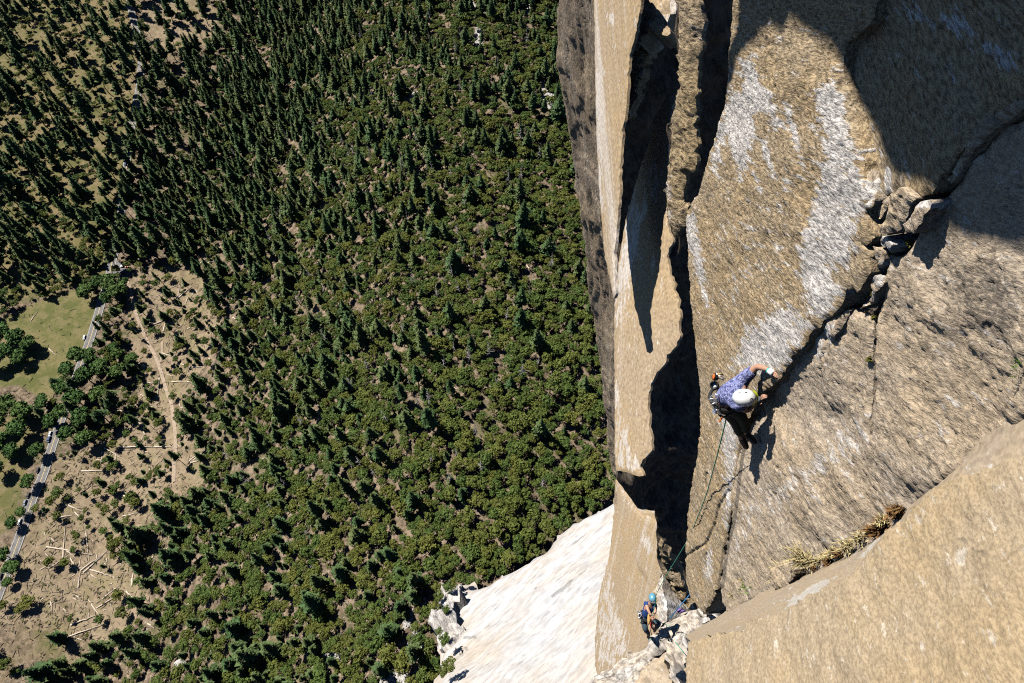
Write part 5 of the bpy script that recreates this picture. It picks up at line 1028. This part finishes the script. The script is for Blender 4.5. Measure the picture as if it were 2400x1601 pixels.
for a, b, m, nm in ((.55, .95, M_TAPE, 'wrist_tape'), (.40, .55, M_TEAL, 'wristband')):
    p0, p1 = J['el1'][0] * (1 - .72) + J['wr1'][0] * .72, H1; put(bpy.data.objects.new(nm, tube_mesh(nm, [p0 + (p1 - p0) * a, p0 + (p1 - p0) * b], .04, m, 10)), leader)
put(bpy.data.objects.new('glove', merge('glove', [lump(H2 + np.array([-.02, 0, -.02]), [X * .045, CU * .05, vd * .04], 2)], [M_GREYC])), leader)
def harness(J, who):
    pv = J['pelvis'][0]; ax = unit(J['spine'][0] - pv); a = unit(np.cross(ax, vd)); b = np.cross(ax, a)
    hb = loop('harness', pv + ax * .03, a, b, .178, .178, .024, M_BLK, who, 20)
    for s in '12':
        h, k = J['hp' + s][0], J['kn' + s][0]; d = unit(k - h); a2 = unit(np.cross(d, vd)); b2 = np.cross(d, a2); loop('leg_loop', h + d * .10, a2, b2, .105, .105, .016, M_BLK, hb, 16)
    return pv + ax * .03, a, b
harness(J, leader)

# gear on the leader's harness, each piece its own thing
def carabiner_mesh(): return tube_mesh('carabiner', [np.array([.028 * math.sin(w) * (1 + .25 * math.cos(w)), 0, .05 * math.cos(w)]) for w in np.linspace(0, 2 * math.pi, 15)], .0065, M_STEEL, 6, False)
CARM = carabiner_mesh()
def carabiner(px, py, t, label, rot, group, s=1.): o = bpy.data.objects.new('carabiner', CARM); o.location = tuple(at(px, py, t)); o.rotation_euler = rot; o.scale = (s, s, s); put(o, label=label, cat='carabiner', group=group)
CAM_STEM = tube_mesh('stem', [np.array([0, 0, 0.]), np.array([0, 0, -.10])], .007, M_STEEL, 6)
CAM_LOBE = mesh_from('lobe', [(-.006, .03 * math.cos(w) * (1 - .35 * (w / 3.2)), .03 * math.sin(w)) for w in np.linspace(0, 3.14, 9)] + [(.006, .03 * math.cos(w) * (1 - .35 * (w / 3.2)), .03 * math.sin(w)) for w in np.linspace(0, 3.14, 9)], [tuple(range(9))[::-1], tuple(range(9, 18))] + [(i, i + 1, i + 10, i + 9) for i in range(8)] + [(8, 0, 9, 17)], [M_STEEL])
SLING = {}
def cam_device(px, py, t, rot, mat, label, group):
    r = empty('cam_device', tuple(at(px, py, t))); r.rotation_euler = rot; put(r, label=label, cat='climbing cam', group=group); put(bpy.data.objects.new('stem', CAM_STEM), r)
    for k in range(4):
        l = put(bpy.data.objects.new('lobe', CAM_LOBE), r); l.location = (-.024 + .016 * k, 0, -.10); l.rotation_euler = (math.pi * (k % 2), 0, 0)
    if mat.name not in SLING: SLING[mat.name] = tube_mesh('sling', [np.array([.02 * math.sin(w), 0, .045 + .045 * math.cos(w)]) for w in np.linspace(0, 2 * math.pi, 13)], .007, mat, 6, False)
    put(bpy.data.objects.new('sling', SLING[mat.name]), r)
for i, (x, y, m, nm) in enumerate([(1678, 944, M_BLK, 'black'), (1684, 950, M_RED, 'red'), (1690, 955, M_BLK, 'black'), (1696, 960, M_TAN, 'tan'), (1688, 962, M_TEAL, 'teal')]):
    cam_device(x, y, 9.02 + .02 * i, (rng.uniform(-.9, .9), rng.uniform(-.9, .9), rng.uniform(0, 6)), m, {'black': 'steel cam on a black sling hanging from the harness', 'red': 'steel cam on a red sling hanging from the harness', 'tan': 'steel cam on a tan sling hanging from the harness', 'teal': 'steel cam on a teal sling hanging from the harness'}[nm], 'cams on the leader harness')
for i, (x, y) in enumerate([(1674, 930), (1671, 938), (1676, 948), (1683, 958), (1692, 966), (1688, 884), (1681, 880)]): carabiner(x, y, 8.95 + .02 * i, 'silver carabiner hanging on the climber harness', (rng.uniform(0, 3), rng.uniform(0, 3), rng.uniform(0, 3)), 'carabiners on the leader harness', 1.1)
def pouch():
    r = empty('gear_pouch', tuple(at(1676, 884, 9.0))); put(r, label='orange and black pouch clipped behind the white helmeted climber', cat='pouch'); c = at(1676, 884, 9.0) - np.array(r.location)
    put(bpy.data.objects.new('body', merge('body', [lump(c, [X * .045, CU * .05, vd * .06], 3, .15, 2)], [M_BLK])), r); put(bpy.data.objects.new('flap', merge('flap', [lump(c + vd * .035 - X * .012, [X * .024, CU * .046, vd * .035], 2, .1, 1)], [M_ORANGE])), r)
    put(bpy.data.objects.new('strap', tube_mesh('strap', [c + X * .03 + CU * .03 + vd * .03, c + X * .07 + CU * .045 + vd * .02, c + X * .1 + CU * .03], .010, M_TAN, 6)), r)
pouch()
def chalk_bag():
    p = at(1673, 903, 9.0); r = empty('chalk_bag', tuple(p)); put(r, label='round grey chalk bag open at the top on the climber hip', cat='chalk bag'); up = unit(vd + X * -.15); a = unit(np.cross(up, CU)); b = np.cross(up, a); V, Fc = [], []; n = 18
    prof = [(.0, -.14), (.046, -.135), (.055, -.06), (.052, .0), (.044, .0), (.040, -.05), (.0, -.055)]
    for rr, z in prof:
        for i in range(n): w = 2 * math.pi * i / n; V.append(a * rr * math.cos(w) + b * rr * math.sin(w) + up * z)
    for j in range(len(prof) - 1):
        for i in range(n): Fc.append((j * n + i, j * n + (i + 1) % n, (j + 1) * n + (i + 1) % n, (j + 1) * n + i))
    put(bpy.data.objects.new('bag', mesh_from('bag', V, Fc, [M_GREYC], True)), r); loop('rim', up * .002, a, b, .049, .049, .008, M_BLK, r)
    put(bpy.data.objects.new('chalk', merge('chalk', [lump(up * -.05, [a * .036, b * .036, up * .012], 2)], [M_TAPE])), r)
chalk_bag()
def rope(name, pts, r, mat, label, cat, n=10, sub=6):
    put(bpy.data.objects.new(name, tube_mesh(name, spline(pts, n), r, mat, 7)), label=label, cat=cat)
M_GREEN = plain('green_rope', (.06, .27, .17), .8, vary=.25, scale=60.); M_BLUER = plain('blue_rope', (.02, .11, .24), .8, vary=.3, scale=60.)
rope('sling', [at(1698, 962, 9.0), at(1694, 974, 9.05), at(1688, 986, 9.1), at(1685, 988, 9.1)], .011, M_ORANGE, 'short orange sling dangling below the climber rack', 'sling')
rope('sling', [at(1734, 996, 9.45), at(1737, 1008, 9.5), at(1735, 1020, 9.55)], .014, M_RED, 'short red sling clipped in the crack under the climber', 'sling')
rope('climbing_rope', [at(1708, 958, 9.05), at(1700, 990, 9.4), at(1688, 1040, 10.0), at(1672, 1100, 11.0), at(1655, 1160, 12.2), at(1634, 1215, 13.4), at(1616, 1258, 14.6), at(1596, 1293, 15.8), at(1572, 1332, 17.2), at(1550, 1370, 18.4), at(1538, 1395, 19.0), at(1535, 1420, 19.35), at(1529, 1444, 19.5)], .009, M_GREEN, 'green climbing rope running from the upper climber down to the belayer', 'rope')

# ------------------------------------------------------------------ the belayer
def lt(px, py): return wall_t(px, py, PLED)
K = {'pelvis': (at(1512, 1445, 20.05), .14), 'spine': (at(1516, 1434, 19.92), .135), 'chest': (at(1523, 1421, 19.80), .15), 'neck': (at(1526, 1411, 19.66), .055), 'head': (at(1528, 1405, 19.52), .088), 'crown': (at(1530, 1400, 19.46), .075), 'nose': (at(1528, 1412, 19.42), .02),
     'sh1': (at(1514, 1413, 19.78), .070), 'el1': (at(1519, 1430, 19.58), .047), 'wr1': (at(1526, 1443, 19.50), .032), 'sh2': (at(1535, 1418, 19.74), .070), 'el2': (at(1537, 1431, 19.56), .047), 'wr2': (at(1531, 1443, 19.48), .032),
     'hp1': (at(1508, 1450, 20.08), .098), 'kn1': (at(1513, 1476, 20.0), .066), 'an1': (at(1521, 1486, lt(1521, 1486) - .22), .044), 'ft1': (at(1519, 1493, lt(1519, 1493) - .10), .038), 'hp2': (at(1519, 1450, 20.06), .098), 'kn2': (at(1545, 1461, 19.92), .066), 'an2': (at(1537, 1473, lt(1537, 1473) - .24), .044), 'ft2': (at(1534, 1479, lt(1534, 1479) - .12), .038)}
belayer = person(K, 'belayer in pale blue helmet and navy shirt standing on the ledge', [(K['wr1'][0], at(1528, 1447, 19.48), X, -vd), (K['wr2'][0], at(1530, 1447, 19.46), -X, -vd)])
dress(K, belayer, M_NAVY, M_JEANS, .7)
vb = unit(-ray(1530, 1400)); helmet(belayer, K['head'][0] * .3 + K['crown'][0] * .7, vb * .62 + CU * .72 + X * .1, -CU + vb * .7 + X * .15, M_BLUEH, M_GREYC)
put(bpy.data.objects.new('sunglasses', tube_mesh('sunglasses', [at(1523, 1407, 19.42), at(1527, 1410, 19.36), at(1533, 1409, 19.38)], .02, M_BLK, 6)), belayer)
harness(K, belayer)
for i, (x, y) in enumerate([(1499, 1436), (1497, 1440), (1500, 1443), (1498, 1446), (1503, 1441)]): carabiner(x, y, 19.95, 'silver carabiner on the belayer harness', (rng.uniform(0, 3), rng.uniform(0, 3), rng.uniform(0, 3)), 'carabiners on the belayer harness', 1.4)
def bag(name, px, py, t, ax, mat, label, cat):
    p = at(px, py, t); r = empty(name, tuple(p)); put(r, label=label, cat=cat)
    put(bpy.data.objects.new('body', merge('body', [lump(np.zeros(3), [X * ax[0], CU * ax[1], vb * ax[2]], 3, .22, 3)], [mat])), r); put(bpy.data.objects.new('strap', tube_mesh('strap', [np.array([0, 0, 0]) + CU * ax[1], CU * (ax[1] + .06) + X * .02, CU * ax[1] * .9 + X * .05], .012, M_BLK, 6)), r)
bag('gear_bag', 1521, 1452, 19.62, (.05, .15, .06), M_TAN, 'tan pouch hanging in front of the belayer', 'pouch')
bag('stuff_sack', 1596, 1432, lt(1596, 1432) - .15, (.12, .07, .08), M_PURP, 'small purple sack lying at the head of the ledge', 'sack')
for i in range(4):
    c = at(1529 + i * 1.5, 1464 + i * 2, 19.75 + i * .03); rope('sling', [c + X * .06 * math.cos(w) + CU * .09 * math.sin(w) + vb * .02 * i for w in np.linspace(0, 5.6, 9)], .011, (M_RED, M_BLK, M_RED, M_ORANGE)[i], ('red sling loop uppermost below the belayer hands', 'black sling loop below the belayer hands', 'second red sling loop below the belayer hands', 'orange sling loop lowest below the belayer hands')[i], 'sling', 5)
rope('sling', [at(1526, 1450, 19.55), at(1527, 1462, 19.75), at(1525, 1478, 20.1), at(1527, 1488, 20.4)], .012, M_RED, 'long red tether hanging from the belayer to the ledge', 'sling')
def on(px, py, d=.05): return at(px, py, lt(px, py) - d)
rope('climbing_rope', [at(1530, 1450, 19.5), at(1540, 1455, 19.8), at(1550, 1460, 20.1), on(1560, 1463, .15), on(1570, 1469, .15), on(1584, 1477, .15), on(1598, 1485, .15), on(1608, 1491, .2), on(1614, 1493, .3)], .011, M_GREEN, 'green rope leading from the belayer across the ledge to the corner anchor', 'rope')
rope('climbing_rope', [on(1521, 1496), on(1531, 1498, .1), on(1545, 1489, .12), on(1556, 1493, .1), on(1570, 1497, .1), on(1578, 1498, .1), on(1585, 1508, .6), on(1594, 1519, .6), on(1602, 1530, .6)], .011, M_GREEN, 'slack green rope trailing over the lower edge of the ledge', 'rope')
rope('climbing_rope', [at(1618, 1392, 20.5), at(1606, 1406, 20.5), at(1590, 1425, 20.4), on(1575, 1443, .1), on(1570, 1448, .08)], .014, M_BLUER, 'blue rope hanging in the dark cleft right of the belayer', 'rope')

# ------------------------------------------------------------------ plants on the rock
M_STRAW = plain('dry_grass', (.36, .29, .14), .9, vary=.35, scale=40.); M_MOSS = plain('moss', (.09, .085, .015), .95, vary=.4, scale=40.); M_RUST = plain('rusty_leaves', (.16, .085, .03), .9, vary=.4, scale=40.); M_HERB = plain('herb_leaves', (.09, .14, .025), .8, vary=.35, scale=40.)
def tuft(name, px, py, size, mat, label, cat, group, plane=None, blades=90, outd=None, seed=0, wide=.006, lift=.02):
    p = (plane or PG).hit(np.array([px], float), np.array([py], float))[0] + NWU * lift; r = np.random.default_rng(seed); V, Fc = [], []; o_ = unit(outd if outd is not None else (-.45, .15, .75))
    for k in range(blades):
        d = unit(o_ + r.normal(size=3) * .55); L = size * r.uniform(.4, 1.); sd = unit(np.cross(d, r.normal(size=3))); b = r.normal(size=3) * size * .16; g = np.array([0, 0, -1.]); n0 = len(V)
        for t, w in ((0, 1), (.5, .8), (1, .05)):
            q = b + d * L * t + g * L * .35 * t * t; V += [q - sd * wide * w, q + sd * wide * w]
        Fc += [(n0, n0 + 1, n0 + 3, n0 + 2), (n0 + 2, n0 + 3, n0 + 5, n0 + 4)]
    o = bpy.data.objects.new(name, mesh_from(name, V, Fc, [mat])); o.location = tuple(p); put(o, label=label, cat=cat, group=group)
NWU = unit(NW)
gl = 'dry straw coloured grass tuft growing along the ledge corner'
for i, (x, y, s, m) in enumerate([(1848, 1338, .46, M_STRAW), (1838, 1346, .36, M_STRAW), (1898, 1312, .42, M_STRAW), (1912, 1314, .36, M_STRAW), (1885, 1332, .22, M_STRAW), (1945, 1306, .22, M_STRAW), (1968, 1292, .18, M_STRAW), (1992, 1282, .20, M_STRAW), (2010, 1272, .16, M_STRAW), (2030, 1262, .18, M_STRAW), (2046, 1252, .14, M_STRAW), (2085, 1220, .16, M_STRAW), (1830, 1360, .16, M_STRAW), (1925, 1316, .18, M_STRAW), (1960, 1300, .16, M_STRAW), (1720, 1392, .14, M_STRAW), (1748, 1358, .16, M_STRAW), (1730, 1395, .14, M_STRAW)]):
    tuft('grass_tuft', x + 3 * math.sin(i * 2.1), y, s * (.5 + .35 * ((i * 7) % 5) / 4), m, gl, 'grass tuft', 'dry grass along the ledge corner', blades=150 if i < 5 else 80, seed=200 + i, lift=.06)
for i, (x, y, s) in enumerate([(2055, 1246, .12), (2062, 1240, .12), (2078, 1226, .11), (2104, 1204, .12), (2110, 1198, .11), (1976, 1300, .11), (1950, 1316, .12), (1920, 1330, .12)]): tuft('rusty_plant', x, y, s, M_RUST, 'rusty brown low plant tucked between the dry grass', 'plant', 'rusty plants on the ledge', blades=110, seed=240 + i, wide=.012)
for i, (x, y, s) in enumerate([(1757, 1372, .14), (1768, 1382, .15), (1746, 1384, .12), (1774, 1372, .12), (1724, 1398, .10)]): tuft('green_plant', x, y, s, M_HERB, 'small leafy green plant at the lower end of the ledge', 'plant', 'green plants on the ledge', blades=90, seed=260 + i, wide=.014)
for i, (x, y, s) in enumerate([(2387, 866, .06), (2380, 880, .05), (2392, 852, .06)]): tuft('green_plant', x, y, s, M_HERB, 'sparse green sprig on the rock at the right edge', 'plant', 'sprigs on the right face', blades=16, seed=270 + i, wide=.0025, plane=PG.shift(.02))
for i, (x, y, s) in enumerate([(2134, 480, .07), (2160, 512, .06), (2142, 566, .05), (2068, 628, .07), (2063, 688, .07), (2045, 840, .04), (2058, 742, .04), (1995, 265, .05), (2006, 322, .05), (1706, 1262, .05), (1700, 1290, .05), (2052, 520, .05), (2095, 590, .05)]): tuft('moss_clump', x, y, s, M_MOSS if i not in (7, 8, 11) else M_RUST, 'small moss clump lodged in the wall crack', 'moss', 'moss in the cracks', blades=80, seed=280 + i, wide=.010, plane=PG.shift(-.02), outd=(-.9, -.1, .3))
print('people', round(time.time() - T0, 1))
